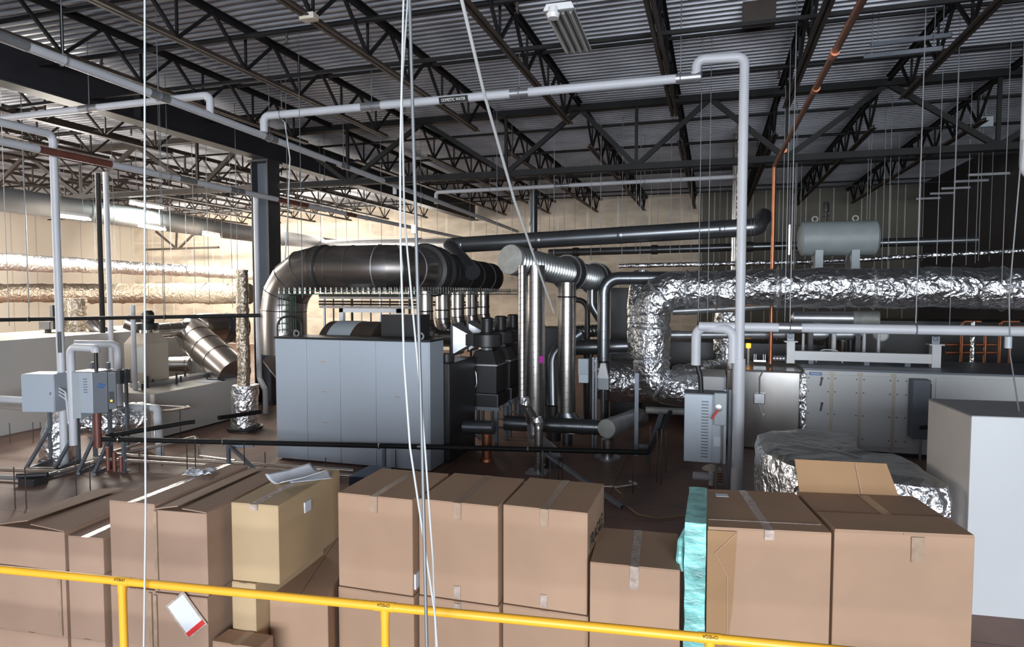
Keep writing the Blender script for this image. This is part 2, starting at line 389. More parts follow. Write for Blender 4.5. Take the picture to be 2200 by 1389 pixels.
def truss(xa, xb, label, nodes_b, nodes_t, ends, mtl):
    t = thing('cross_truss', label, 'truss', ((xa+xb)/2, YC, 4.86))
    part('bottom_chord', MB().box((xa, YC-.09, 4.86), (xb, YC-.02, 4.97)).box((xa, YC+.02, 4.86), (xb, YC+.09, 4.97)), mtl, t)
    part('top_chord', MB().box((xa, YC-.09, 6.03), (xb, YC-.02, 6.15)).box((xa, YC+.02, 6.03), (xb, YC+.09, 6.15)), mtl, t)
    for a, b in zip(nodes_b, nodes_b):
        part('web_bar', MB().bar((a, YC, 4.95), (a, YC, 6.08), .06, .05, (0, 1, 0)), mtl, t)
    for a in nodes_b:
        for q in nodes_t:
            if abs(q-a) < 2.0: part('web_bar', MB().bar((a, YC, 4.93), (q, YC, 6.08), .09, .07, (0, 1, 0)), mtl, t)
    return t
truss(XB+.25, 6.8, 'heavy black cross truss spanning from the column to the right wall', [-7.6, -4.0, -1.42, 1.2, 4.4], [-9.2, -5.8, -2.5, -.1, 2.78, 6.1], None, M_black)
truss(-27.9, XB-.4, 'heavy brown-black cross truss left of the column', [-11.6, -15.2, -18.8, -22.4, -26.0], [-10.1, -13.4, -17.0, -20.6, -24.2], None, M_brown)
t = thing('cross_truss', 'small brown steel truss hanging against the bright back wall', 'truss', (-19.5, 24.6, 4.3))
part('bottom_chord', MB().bar(ony(310, 536, 24.6), ony(470, 531, 24.6), .09, .09), M_brown, t)
pa, pb, pc, pd = ony(335, 497, 24.6), ony(378, 533, 24.6), ony(385, 533, 24.6), ony(418, 500, 24.6)
part('web_bar', MB().bar(pa, pb, .08, .08), M_brown, t); part('web_bar', MB().bar(pd, pc, .08, .08), M_brown, t)
part('web_bar', MB().bar(pb+V((0, 0, 0)), V((pb.x+.1, 24.6, 5.6)), .07, .07), M_brown, t)

# sprinkler lines and bridging that cross under the deck
n = 0
BR = [('bridging_bar', 3.1, 6.12, .022), ('sprinkler_pipe', 4.5, 5.95, .030), ('bridging_bar', 6.4, 6.12, .022), ('sprinkler_pipe', 7.35, 5.93, .035), ('bridging_bar', 8.15, 5.66, .022), ('bridging_bar', 9.6, 6.12, .022),
      ('sprinkler_pipe', 10.7, 5.93, .035), ('bridging_bar', 14.2, 6.12, .022), ('sprinkler_pipe', 15.6, 5.93, .03), ('bridging_bar', 17.4, 5.66, .022), ('sprinkler_pipe', 19.2, 5.93, .03), ('bridging_bar', 21.5, 5.66, .022), ('bridging_bar', 23.6, 6.1, .022)]
cb = cs = 0
for nm, Y, z, r in BR:
    if nm == 'bridging_bar':
        solo(nm, MB().box((-27.9, Y-r, z-r), (6.8, Y+r, z+r)), M_black, f'black bridging bar across the roof joists, {ORD[cb]} from the front', 'bridging bar', 'bridging bars across the joists'); cb += 1
    else:
        t = thing(nm, f'dark sprinkler pipe crossing the roof joists, {ORD[cs]} from the front', 'sprinkler pipe', (0, Y, z), 'sprinkler pipes under the deck'); cs += 1
        part('pipe', MB().rod((-27.9, Y, z), (6.8, Y, z), r, 10), M_black, t)
        for k in range(-7, 3):
            X = k*3.1+.9
            part('sprinkler_head', MB().lathe((X, Y, z-r), (X, Y, z-.16), [(0, .018), (.45, .016), (.5, .03), (.7, .012), (.92, .012), (.94, .035), (1, .035)], 8), M_brown, t)
# ================================================================== railing and cartons
RP = [onz(0, 1222, 1.07), onz(265, 1246, 1.07), onz(828, 1301, 1.07), onz(1525, 1370, 1.07)]
d = (RP[3]-RP[0]).normalized(); RA = RP[0]-d*1.2; RE = RP[3]+d*1.6
rail = thing('guard_rail', 'yellow pipe guard rail in front of the cardboard boxes', 'railing', (RP[2].x, RP[2].y, 0))
part('top_rail', MB().rod(RA, RE, .0215, 20), M_yel, rail)
part('mid_rail', MB().rod(RA-V((0, 0, .53)), RE-V((0, 0, .53)), .0215, 16), M_yel, rail)
for i, p in enumerate([RP[1], RP[2], RP[3]]):
    q = RA+d*((p-RA).dot(d))
    po = part('post', MB().rod((q.x, q.y, 0), q, .0205, 18), M_yel, rail)
    part('base_flange', MB().lathe((q.x, q.y, 0), (q.x, q.y, .06), [(0, .06), (.2, .06), (.25, .03), (1, .028)], 18), M_yel, po)
    tee = part('tee_fitting', MB().rod(q-d*.05, q+d*.05, .0235, 20).rod(q-V((0, 0, .055)), q, .0225, 18), M_yel, rail)
    nrm = (C0-q); nrm = (nrm-d*nrm.dot(d)).normalized(); nn = (nrm+V((0, 0, .25))).normalized()
    text('OMEGA', 'stamp_lettering', M_ink, tee, q+nn*.0242, -d, -(V((0, 0, 1))-nn*nn.z), .019)

def carton(label, fl, fr, depth, z0, z1, m=M_card, tape=True, tapef=.10, gap=0.004, m_t=M_tape, group='cardboard boxes behind the rail', open_=0.0, side_edge=False, cross=None, seam=None, low=False):
    """fl, fr: plan points of the front edge; depth vector length backwards"""
    fl = V((fl[0], fl[1], 0)); fr = V((fr[0], fr[1], 0)); x = (fr-fl); W = x.length; x.normalize(); yv = V((-x.y, x.x, 0))
    M = Matrix.Translation(fl) @ Matrix((x, yv, V((0, 0, 1)))).transposed().to_4x4()
    t = thing('cardboard_box', label, 'box', M @ V((W/2, depth/2, z0)), group)
    H = z1-z0
    def sag(u, v): return 0.008*math.sin(PI*u)*math.sin(PI*v)
    b = MB(); n = 8
    # side walls with a slight bulge
    edge = [(0, 0, 1, 0), (1, 0, 1, 1), (1, 1, 0, 1), (0, 1, 0, 0)]
    rings = []
    for k in range(n+1):
        v = k/n; ring = []
        for (xa, ya, xb, yb) in edge:
            for j in range(n):
                u = j/n; px, py = xa+(xb-xa)*u, ya+(yb-ya)*u; nx, ny = (yb-ya), -(xb-xa)
                s = sag(u, v)
                ring.append(M @ V((px*W+nx*s, py*depth+ny*s, z0+v*H)))
        rings.append(ring)
    b.loft(rings)
    body = part('body', b, m, t, bevel=.004)
    ty = .006
    if open_ <= 0:
        part('flap', MB().box((.002, .002, z1), (W/2-gap/2, depth-.002, z1+ty), M), m, t)
        part('flap', MB().box((W/2+gap/2, .002, z1), (W-.002, depth-.002, z1+ty), M), m, t)
    else:
        for s in (0, 1):
            xa, xb = (.002, W/2-gap/2) if s == 0 else (W-.002, W/2+gap/2)
            q = MB(); za = z1+.002; zb = z1+open_*(1 if s == 0 else .55)
            q.loft([[M @ V((xa, .002, za)), M @ V((xb, .002, zb)), M @ V((xb, .002, zb+ty)), M @ V((xa, .002, za+ty))],
                    [M @ V((xa, depth-.002, za)), M @ V((xb, depth-.002, zb*.6+za*.4)), M @ V((xb, depth-.002, zb*.6+za*.4+ty)), M @ V((xa, depth-.002, za+ty))]])
            part('flap', q, m, t)
    if tape:
        tw = .026
        tb_ = MB().box((W/2-tw, -.006, z1+ty), (W/2+tw, depth+.002, z1+ty+.0012), M)
        if tapef > 0: tb_.box((W/2-tw, -.012, z1-tapef), (W/2+tw, -.003, z1+ty+.001), M)
        part('tape', tb_, m_t, t, 'strip of packing tape along the top seam')
    if seam is not None:
        part('glued_seam', MB().box((seam*W-.012, -.012, z0+.01), (seam*W+.012, -.004, z1-.004), M), m_t, t, 'pale vertical tape strip on the front')
    return t, M, W
ctn = {}
d2 = lambda a: (a.x, a.y)
# the row of tall boxes, upper tier and the tier below
AF = [((-2.36, 3.735), (-1.82, 3.740), 'tall tan box on the upper tier, first of the three right of the grey paper'),
      ((-1.79, 3.775), (-1.255, 3.780), 'tall tan box on the upper tier, middle one of three, behind the white cables'),
      ((-1.235, 3.825), (-.70, 3.825), 'tall tan box marked FRAGILE on its side, upper tier')]
for i, (a, b, l) in enumerate(AF):
    ctn['A%d' % i] = carton(l, a, b, .62, .625, 1.25)
    lo = ['tan box under the first tall box of three', 'tan box under the middle tall box of three', 'tan box under the tall box marked FRAGILE'][i]
    ctn['AL%d' % i] = carton(lo, (a[0], a[1]-.01), (b[0]+.01, b[1]-.01), .62, 0, .615, tapef=0)
t, M, W = ctn['A2']
fr = M @ V((W, 0, 0)); bk = M @ V((W, .62, 0)); xd = (bk-fr); nr = V((xd.y, -xd.x, 0)).normalized()
text('FRAGILE', 'stencil_lettering', M_ink, t.children[0], V((fr.x, fr.y, 1.045))+xd*.45+nr*.0105, xd, (0, 0, 1), .12, xs=1.05)
t, M, W = ctn['A0']
part('shipping_label', MB().box((W+.001, .02, .66), (W+.012, .11, .76), M), M_paper, t, 'small white label near the bottom corner')
for k in ('A1', 'A2', 'AL1'):
    t, M, W = ctn[k]
    z = .66 if k != 'AL1' else .55
    part('tape', MB().box((W/2-.024, -.011, z-.02), (W/2+.02, -.008, z+.06), M), M_tapec, t, 'scrap of shiny clear tape')
ctn['A4'] = carton('low tan box with crumpled clear tape between the tall boxes and turquoise slab', (-.67, 3.75), (-.155, 3.785), .58, .605, .985, m_t=M_tapec, tapef=.13)
carton('tan box beneath the low taped box', (-.67, 3.74), (-.15, 3.78), .58, 0, .60, tapef=0)
# turquoise wrapped slab
tq = thing('wrapped_slab', 'narrow slab in turquoise stretch wrap standing between boxes', 'wrapped panel', (-.07, 4.1, 0))
mb = MB(); nA, nB = 26, 40; rings = []
for k in range(nB+1):
    z = 1.25*k/nB; ring = []
    for j in range(nA):
        u = j/nA; 
        if u < .15: x, y = -.135+.12*(u/.15), 3.86
        elif u < .5: x, y = -.015, 3.86+.72*((u-.15)/.35)
        elif u < .65: x, y = -.015-.12*((u-.5)/.15), 4.58
        else: x, y = -.135, 4.58-.72*((u-.65)/.35)
        nz_ = noise.noise(V((x*9, y*5, z*7)))*.010
        ring.append(V((x-(nz_ if x < -.1 else -nz_*.3), y-nz_*.8, z)))
    rings.append(ring)
mb.loft(rings); part('slab', mb, M_wrap, tq)
part('loose_film', MB().sweep([V((-.145, 3.87, .95)), V((-.165, 3.9, 1.0)), V((-.16, 3.95, 1.1)), V((-.14, 4.0, 1.16))], [.008, .022, .02, .006], 8), M_wrap, tq)

# the two big boxes on the right
ctn['R1'] = carton('large tan box with dented top left corner beside the turquoise slab', (-.005, 3.89), (.665, 3.995), .74, 0, 1.22, tapef=.05, m_t=M_tapec)
t, M, W = ctn['R1']
mb = MB(); mb.loft([[M @ V((-.004, -.011, 1.21)), M @ V((.16, -.014, 1.21)), M @ V((.14, -.013, .75)), M @ V((.10, -.012, .35)), M @ V((-.002, -.011, .35))],
                    [M @ V((-.003, -.008, 1.21)), M @ V((.16, -.008, 1.21)), M @ V((.14, -.008, .75)), M @ V((.10, -.008, .35)), M @ V((-.002, -.008, .35))]])
part('torn_corner', mb, M_card4, t, 'darker torn and creased corner')
for (a, b) in (((.04, 1.08), (.155, 1.20)), ((.04, 1.08), (.11, .95)), ((.11, .95), (.115, .55))):
    part('crease', MB().bar(M @ V((a[0], -.016, a[1])), M @ V((b[0], -.016, b[1])), .006, .006), M_card, t)
part('tape', MB().box((.02, .12, 1.2265), (W-.02, .135, 1.2285), M), M_tapec, t, 'shiny strip of tape across the top')
part('shipping_label', MB().box((.14, .58, 1.2265), (.22, .64, 1.2285), M), M_paper, t, 'small white label on the top')
ctn['R2'] = carton('large open tan box, rightmost of the row, one flap raised at the back', (.69, 4.06), (1.425, 4.185), .72, 0, 1.215, tape=False)
t, M, W = ctn['R2']
part('tape', MB().box((W*.55, -.012, 1.06), (W*.55+.07, -.009, 1.205), M), M_tape, t, 'wide strip of clear tape on the front')
mb = MB(); fz, fy = .215, .06
mb.loft([[M @ V((.02, .72, 1.215)), M @ V((W-.09, .72, 1.215)), M @ V((W-.09, .728, 1.215)), M @ V((.02, .728, 1.215))],
         [M @ V((.00, .72+fy, 1.215+fz)), M @ V((W-.15, .72+fy, 1.215+fz-.01)), M @ V((W-.15, .728+fy, 1.215+fz-.01)), M @ V((.0, .728+fy, 1.215+fz))]])
part('raised_flap', mb, M_card4, t, 'flap folded up at the back, bare brown inside')
part('front_flap', MB().box((.003, .003, 1.2215), (W-.004, .30, 1.2275), M), M_card, t)
part('tape', MB().box((W*.52, .30, 1.2212), (W*.52+.06, .70, 1.2228), M), M_tape, t)
part('fold_line', MB().bar(M @ V((W*.56, .715, 1.225)), M @ V((W*.53, .715+fy, 1.2+fz)), .012, .006), M_card, t)

# left group
ctn['L1'] = carton('short reddish box at the left edge, flaps lifted slightly', (-4.48, 3.02), (-3.93, 3.06), .78, .80, 1.055, m=M_card3, tape=False, open_=.05, gap=.02)
carton('reddish box in the middle of the leftmost stack', (-4.48, 3.01), (-3.92, 3.05), .78, .375, .79, m=M_card3, tape=False, seam=.93)
carton('reddish box at the bottom of the leftmost stack', (-4.48, 3.01), (-3.92, 3.05), .78, 0, .37, m=M_card3, tapef=0)
carton('short reddish box squeezed between the leftmost stack and the taller boxes', (-3.905, 3.065), (-3.65, 3.095), .78, .80, 1.03, m=M_card3, m_t=M_tapec, tapef=0)
carton('reddish box in the middle of the narrow second stack from the left', (-3.905, 3.06), (-3.65, 3.085), .78, .375, .79, m=M_card3, tape=False)
carton('reddish box at the bottom of the narrow second stack from the left', (-3.905, 3.06), (-3.65, 3.085), .78, 0, .37, m=M_card3, tapef=0)
ctn['L3a'] = carton('long reddish box, upper tier, crumpled paper lying on its top', (-3.63, 3.13), (-3.29, 3.15), .92, .73, 1.265, m=M_card3, tape=True, m_t=M_tapec, gap=.01, tapef=0)
ctn['L3b'] = carton('long reddish box with pale seam, upper tier, flaps lifted', (-3.275, 3.13), (-2.91, 3.165), .92, .73, 1.245, m=M_card3, tape=False, open_=.03, gap=.03, seam=.04)
carton('reddish box below the long box with crumpled paper', (-3.63, 3.12), (-3.29, 3.14), .92, 0, .72, m=M_card3, seam=.9, tapef=0)
ctn['L3c'] = carton('reddish box with a document pouch stuck on its front', (-3.275, 3.12), (-2.91, 3.155), .92, .25, .72, m=M_card3, seam=.02, tapef=0)
carton('box under the one with the document pouch', (-3.275, 3.12), (-2.91, 3.155), .92, 0, .245, m=M_card3, tapef=0)
t, M, W = ctn['L3c']
R = Matrix.Translation(M @ V((W*.62, -.013, .615))) @ M.to_3x3().to_4x4() @ Matrix.Rotation(math.radians(-40), 4, 'Y')
pch = part('document_pouch', MB().box((-.085, -.001, -.125), (.085, .002, .125), R), M_tapec, t, 'clear plastic pouch with a white sheet and red band')
part('paper_sheet', MB().box((-.07, -.003, -.085), (.07, -.001, .11), R), M_paper, pch, 'white sheet')
part('red_band', MB().box((-.075, -.004, -.115), (.075, -.002, -.085), R), M_red, pch, 'red printed band')
ctn['L4'] = carton('long pale box, upper tier, a printed sheet lying on top', (-2.87, 3.33), (-2.545, 3.36), .82, .77, 1.262, m=M_card2, m_t=M_tapec, tapef=.03)
t, M, W = ctn['L4']
part('shipping_label', MB().box((W+.001, .30, 1.12), (W+.012, .38, 1.19), M), M_paper, t, 'small white label on the side')
carton('pale box under the long pale box', (-2.87, 3.32), (-2.70, 3.33), .82, .33, .76, m=M_card2, tapef=0)
carton('small tan box low in front of the pale boxes', (-2.88, 3.155), (-2.56, 3.17), .15, 0, .46, m=M_card, tapef=0)
ctn['L5'] = carton('tan box with a dark empty top behind the rail, left of the three tall boxes', (-2.695, 3.455), (-2.34, 3.57), .95, 0, .62, tape=False)
# sheets lying on the boxes
def sheet(name, label, c, w_, h_, rot, z, curl, m, cat='paper', rough=0.0):
    mb = MB(); n = 14; b = []
    Rz = Matrix.Rotation(rot, 3, 'Z')
    for i in range(n+1):
        r0 = []
        for j in range(n+1):
            u, v = i/n-.5, j/n-.5
            q = Rz @ V((u*w_, v*h_, 0)); zz = z+curl*(u*u*4*.6+max(0, v)*.6)+rough*abs(noise.noise(V((u*5, v*5, 3))))
            r0.append(V((c[0]+q.x, c[1]+q.y, zz)))
        b.append(r0)
    mb.loft(b, caps=False, closed=False)
    o = solo(name, mb, m, label, cat, smooth=60); so = o.modifiers.new('thickness', 'SOLIDIFY'); so.thickness = .0015; return o
sheet('printed_sheet', 'curled white printed sheet lying on the long pale box', (-2.78, 3.88), .26, .34, -.5, 1.275, .06, M_paper)
sheet('printed_sheet', 'folded packing leaflet under the curled white sheet', (-2.70, 3.93), .2, .28, -.9, 1.272, .01, M_paper)
sheet('crumpled_paper', 'crumpled brown-white paper on the long reddish box', (-3.52, 3.78), .2, .16, .4, 1.278, .01, M_paper, rough=.035)
# ================================================================== centre machinery
def ringed(t, P, r, m, beads, name='duct_section', seg=28, bead=.012, bw=.03, lab=None):
    """smooth duct along P with raised collars at the listed lengths"""
    o = part(name, MB().sweep(P, r, seg), m, t, lab)
    L_ = [0]
    for a, b in zip(P[:-1], P[1:]): L_.append(L_[-1]+(b-a).length)
    for s in beads:
        s = max(.001, min(L_[-1]-.001, s if s > 1 or s == 0 else s*L_[-1]))
        for i in range(len(P)-1):
            if L_[i] <= s <= L_[i+1]:
                f = (s-L_[i])/max(1e-6, L_[i+1]-L_[i]); c = P[i].lerp(P[i+1], f); dd = (P[i+1]-P[i]).normalized()
                part('collar', MB().lathe(c-dd*bw/2, c+dd*bw/2, [(0, r), (.1, r+bead), (.9, r+bead), (1, r)], seg, False), m, t); break
    return o
def spiral(P, r, pitch=.11, bead=.004, seg=24):
    """round duct with raised ribs every pitch"""
    Q = resample(P, pitch/4); n = len(Q); R = [r+(bead if i % 4 == 0 else 0) for i in range(n)]
    return MB().sweep(Q, R, seg)
def helix(t, P, r, pitch, m, w_=.0035):
    """thin raised seam winding round a smooth duct"""
    Q = resample(P, pitch/14); pts = []; X = None; s = 0.0
    for i, q in enumerate(Q):
        T = (Q[min(i+1, len(Q)-1)]-Q[max(0, i-1)]).normalized()
        if X is None: X = T.cross(V((0, 1, 0)) if abs(T.y) < .9 else V((0, 0, 1))).normalized()
        X = (X-T*X.dot(T)).normalized(); Y = T.cross(X)
        if i: s += (q-Q[i-1]).length
        a = 2*PI*s/pitch; pts.append(q+X*(math.cos(a)*r)+Y*(math.sin(a)*r))
    return part('spiral_seam', MB().sweep(pts, w_, 5), m, t)

# big grey cabinet
cab = thing('control_cabinet', 'big blue-grey four-panel cabinet standing in the middle of the floor', 'cabinet', (-5.07, 8.65, 0))
CX0, CX1, CYF, CYB, CZ = -6.36, -3.80, 8.40, 8.90, 1.86
part('housing', MB().box((CX0, CYF+.012, .02), (CX1, CYB, CZ)), M_grey, cab, bevel=.006)
pw = [(-6.36, -5.81), (-5.81, -5.24), (-5.24, -4.65), (-4.65, -3.815)]
for a, b in pw: part('front_panel', MB().box((a+.003, CYF, .03), (b-.003, CYF+.012, CZ-.005)), M_grey, cab, bevel=.003)
part('lid', MB().box((CX0-.015, CYF-.015, CZ), (CX1+.015, CYB+.015, CZ+.03)), M_rub, cab, 'black rubbery lid edge', bevel=.004)
for X in (-6.05, -3.98):
    part('lifting_eye', MB().torus((X, CYF+.1, CZ+.075), (0, 1, 0), .045, .014), M_galv, cab)
for X, z in ((-5.52, 1.53), (-5.50, 1.08), (-4.30, 1.06), (-5.5, .62)):
    part('scuff_mark', MB().box((X-.05, CYF-.0012, z-.006), (X+.04, CYF+.001, z+.006)), M_card2, cab)
part('rope_handle', MB().tube([(-6.39, CYF+.1, CZ-.02), (-6.39, CYF+.1, CZ+.33), (-6.0, CYF+.16, CZ+.33), (-6.0, CYF+.16, CZ+.02)], .018, .17, 8, 8), M_rub, cab)

hs = thing('machine_housing', 'dark machine housing behind the big blue-grey cabinet', 'machine', (-5, 9.9, 0))
part('casing', MB().box((-6.1, 8.93, 0), (-3.72, 10.03, 1.50)), M_dark, hs, bevel=.01)
part('top_box', MB().box(V((at(826, 728, 10.1).x, 8.95, 1.50)), V((at(902, 728, 9.8).x, 9.3, 2.22))), M_dark, hs, bevel=.006)
part('duct_stub', MB().rod((-3.9, 9.25, 1.62), (-3.9, 9.25, 1.5), .12, 20), M_dark, hs)
dr = thing('drum_cover', 'dark barrel-shaped cover with grey paper wrapped over it', 'drum', (-5.2, 9.5, 1.5))
xa, xb = at(672, 700, 10.3).x, at(806, 700, 10.3).x; yc = 9.50
def arch(x0, x1, r, w0=0.0):
    mb = MB(); prof = [(yc+math.cos(a)*r, 1.505+math.sin(a)*r*1.02) for a in [PI*k/24 for k in range(25)]]
    return mb.loft([[V((x0, a, b)) for a, b in prof], [V((x1, a, b)) for a, b in prof]])
part('barrel', arch(xa, xb, .565), M_brown, dr)
part('paper_wrap', arch(at(692, 700, 10.3).x, at(752, 700, 10.3).x, .571), M_greym, dr, 'grey printed paper wrapped across the drum')
part('cradle', MB().box((xa-.02, 8.92, 1.50), (at(765, 700, 10.3).x, 8.97, 1.62)), M_card2, dr)
fx0, fx1 = at(660, 700, 10.6).x, at(818, 700, 10.6).x
fr_ = thing('pale_frame', 'pale metal frame standing around the paper-wrapped drum', 'frame', ((fx0+fx1)/2, 10.2, 0))
part('upright', MB().box((fx0-.04, 10.15, 0.0), (fx0+.04, 10.23, 2.27)), M_white, fr_)
part('upright', MB().box((fx1-.06, 10.15, 0.0), (fx1+.06, 10.23, 2.27)), M_white, fr_)
part('crossbar', MB().box((fx0-.04, 10.15, 2.2), (fx1+.06, 10.23, 2.27)), M_white, fr_)
# pipe rack seen under the big duct
rk = thing('pipe_rack', 'cluttered rack of brown pipes and pale trays seen under the big steel duct', 'pipe rack', (-6.2, 12.5, 0))
for z in (2.28, 2.34, 2.47, 2.56): part('pipe', MB().rod(V((-8.3, 12.5, z)), V((-4.6, 12.6, z)), .022, 8), M_brown, rk)
for z in (2.40, 2.20): part('tray', MB().box((-8.2, 12.35, z), (-5.6, 12.45, z+.05)), M_galv, rk)
for k in range(16):
    X = -8.2+k*.23; part('upright_pipe', MB().rod((X, 12.55, 0), (X, 12.55, 2.62), .016+.012*(k % 3 == 0), 8), M_brown if k % 2 else M_galv, rk)

# the big duct: up behind the cabinet, along it, then away over the fans
bd = thing('elbow_duct', 'huge brushed steel duct arching from behind the big blue-grey cabinet and running away', 'duct', (-6.85, 9.42, 0.95))
RD = .375; YD = 9.42; ZX = 2.945; XL = ony(611, 740, YD).x; XE = -4.80
P = path([V((XL, YD, 1.52)), V((XL, YD, ZX)), V((XL+1.6, YD, ZX))], .80, 4)
part('elbow', MB().sweep(P[:-1], RD, 36), M_steel, bd, smooth=12)
for i in range(1, 6): part('seam_ring', MB().torus(P[i], P[i+1]-P[i-1], RD, .007, 40, 5), M_dark, bd)
part('reducer', MB().lathe((XL, YD, 1.52), (XL+.26, YD, .95), [(0, RD), (1, .2)], 32), M_steel, bd)
s0 = P[-2]; s1 = V((XE-.62, YD, ZX))
part('straight_section', MB().sweep([s0, s1], RD, 40), M_steel, bd)
for f in (.12, .38, .80): part('seam_ring', MB().torus(s0.lerp(s1, f), (1, 0, 0), RD, .007, 40, 5), M_dark, bd)
c_ = s0.lerp(s1, .16); part('flange', MB().lathe(c_-V((.02, 0, 0)), c_+V((.02, 0, 0)), [(0, RD), (.1, RD+.022), (.9, RD+.022), (1, RD)], 40), M_dark, bd)
P = path([s1, V((XE, YD, ZX)), V((XE, YD+.9, ZX-.01))], .62, 4)
part('far_elbow', MB().sweep(P, RD, 36), M_steel, bd, smooth=12)
for i in (1, 3, 5): part('seam_ring', MB().torus(P[i], P[min(i+1, len(P)-1)]-P[i-1], RD, .009, 40, 5), M_galv, bd)
sA = P[-1]; sB = V((XE, 13.9, 2.86)); ax = (sB-sA).normalized()
for d_, rr, ww in ((.12, .47, .09), (.5, .45, .05)):
    c_ = sA+ax*d_; part('flange', MB().lathe(c_-ax*ww, c_+ax*ww, [(0, RD-.02), (.05, rr-.02), (.3, rr), (.7, rr), (.95, rr-.02), (1, RD-.02)], 40), M_dark, bd)
sM = sA.lerp(sB, .45)
part('ribbed_section', spiral([sA, sM], .355, .10, .014, 36), M_dark, bd); part('ribbed_section', spiral([sM, sB], .315, .10, .014, 36), M_dark, bd)
for f, rr in ((.25, .36), (.45, .36), (.65, .32), (.85, .32), (.995, .315)): part('band', MB().torus(sA.lerp(sB, f), ax, rr, .018, 36, 6), M_galv if f in (.65, .85) else M_dark, bd)

# dark round duct above, elbows both ends
ta, tb = at(985, 526, 13.0), at(1600, 489, 11.35); tx = (tb-ta).normalized()
td = thing('overhead_duct', 'dark straight round duct crossing above the capped silver duct, elbow at each end', 'duct', (0, 12, ta.z))
ringed(td, [ta.lerp(tb, k/6) for k in range(7)], .155, M_dgalv, [.012, .31, .60, .93], 'straight_section', 24, .004, .10)
P = path([ta+tx*.02, ta-tx*.22, at(1016, 585, 12.0)], .24, 4); ringed(td, P, .15, M_dgalv, [], 'elbow', 24)
for q in P[1:5]: part('seam_ring', MB().torus(q, tx, .152, .006, 24, 5), M_galv, td)
P = path([tb-tx*.02, tb+tx*.22, tb+tx*.34+V((.0, .45, .22))], .3, 4); ringed(td, P, .152, M_dgalv, [], 'elbow', 24)
for q in P[1:5]: part('seam_ring', MB().torus(q, tx, .154, .005, 24, 5), M_galv, td)

# five drops with fans under them
FX0, FX1, FY0, FP = -3.93, -3.36, 10.12, .75
names5 = ['nearest', 'second nearest', 'third nearest', 'fourth nearest', 'farthest']
def fan_unit():
    t = thing('filter_fan', 'dark filter box with black fan on a zinc stand, nearest of the row', 'fan', ((FX0+FX1)/2, FY0+.3, 0), 'row of black fans on stands')
    xc = (FX0+FX1)/2; y0, y1 = FY0, FY0+.58
    for a in (FX0+.03, FX1-.03):
        for b in (y0+.03, y1-.03): part('leg', MB().box((a-.025, b-.025, 0), (a+.025, b+.025, .64)), M_strut, t)
    part('stand_rail', MB().box((FX0-.03, y0-.01, .60), (FX1+.03, y0+.04, .66)).box((FX0-.03, y1-.04, .60), (FX1+.03, y1+.01, .66)).box((FX0, y0, .14), (FX1, y0+.04, .18)), M_strut, t)
    part('lower_box', MB().box((FX0, y0, .66), (FX1, y1, .87)), M_dark, t, bevel=.006)
    part('box_edge', MB().box((FX0-.006, y0-.008, .66), (FX0+.006, y0+.004, .87)).box((FX1-.006, y0-.008, .66), (FX1+.006, y0+.004, .87)).box((FX0, y0-.008, .862), (FX1, y0+.004, .874)), M_greyd, t)
    part('filter_box', MB().box((FX0+.04, y0+.02, .88), (FX1-.03, y1-.02, 1.34)), M_dark, t, bevel=.006)
    part('side_bracket', MB().box((FX0-.01, y0+.0, .89), (FX0+.05, y0+.05, 1.33)), M_galv, t)
    part('cable', MB().tube([(FX0+.06, y0-.015, 1.3), (FX0+.2, y0-.03, 1.27), (FX0+.22, y0-.03, 1.0), (FX0+.1, y0-.015, .93)], .012, .1, 8), M_galv, t)
    part('bolted_flange', MB().box((FX0+.02, y0+.005, 1.34), (FX1-.01, y1-.005, 1.365)), M_galv, t)
    a = [(FX0+.06, y0+.03), (FX1-.04, y0+.03), (FX1-.04, y1-.03), (FX0+.06, y1-.03)]; b = [(xc-.16, y0+.12), (xc+.16, y0+.12), (xc+.16, y1-.12), (xc-.16, y1-.12)]
    part('hopper', MB().loft([[V((x, y, 1.365)) for x, y in a], [V((x, y, 1.58)) for x, y in b]]), M_dark, t, bevel=.005)
    part('outlet_neck', MB().lathe((xc, y0+.29, 1.575), (xc, y0+.29, 1.66), [(0, .1), (.5, .085), (1, .1)], 16), M_galv, t)
    part('fan_housing', MB().lathe((xc, y0+.29, 1.64), (xc, y0+.29, 1.86), [(0, .24), (.06, .26), (.94, .26), (1, .24)], 24).box((FX0-.03, y0+.1, 1.66), (xc, y0+.48, 1.85)), M_dark, t)
    part('motor', MB().lathe((xc, y0+.29, 1.86), (xc, y0+.29, 2.13), [(0, .115), (.08, .12), (.1, .1), (.8, .1), (.82, .115), (.93, .112), (1, .08)], 18), M_rub, t)
    s = .24; e = .13; yc_ = y0+.29; zc = 1.755
    tr = MB().loft([[V((FX0-.24, yc_-s, zc-s)), V((FX0-.24, yc_+s, zc-s)), V((FX0-.24, yc_+s, zc+s)), V((FX0-.24, yc_-s, zc+s))],
                    [V((FX0-.02, yc_-e, zc-e*.75)), V((FX0-.02, yc_+e, zc-e*.75)), V((FX0-.02, yc_+e, zc+e*.75)), V((FX0-.02, yc_-e, zc+e*.75))]])
    part('square_transition', tr, M_galv, t, 'shiny silver square-to-round hood')
    part('transition_flange', MB().box((FX0-.27, yc_-s-.03, zc-s-.03), (FX0-.24, yc_+s+.03, zc+s+.03)), M_strut, t)
    return t
fan0 = fan_unit()
for k in range(1, 5): dup(fan0, ((FX0+FX1)/2, FY0+.3+FP*k, 0), f'dark filter box with black fan on a zinc stand, {names5[k]} of the row')
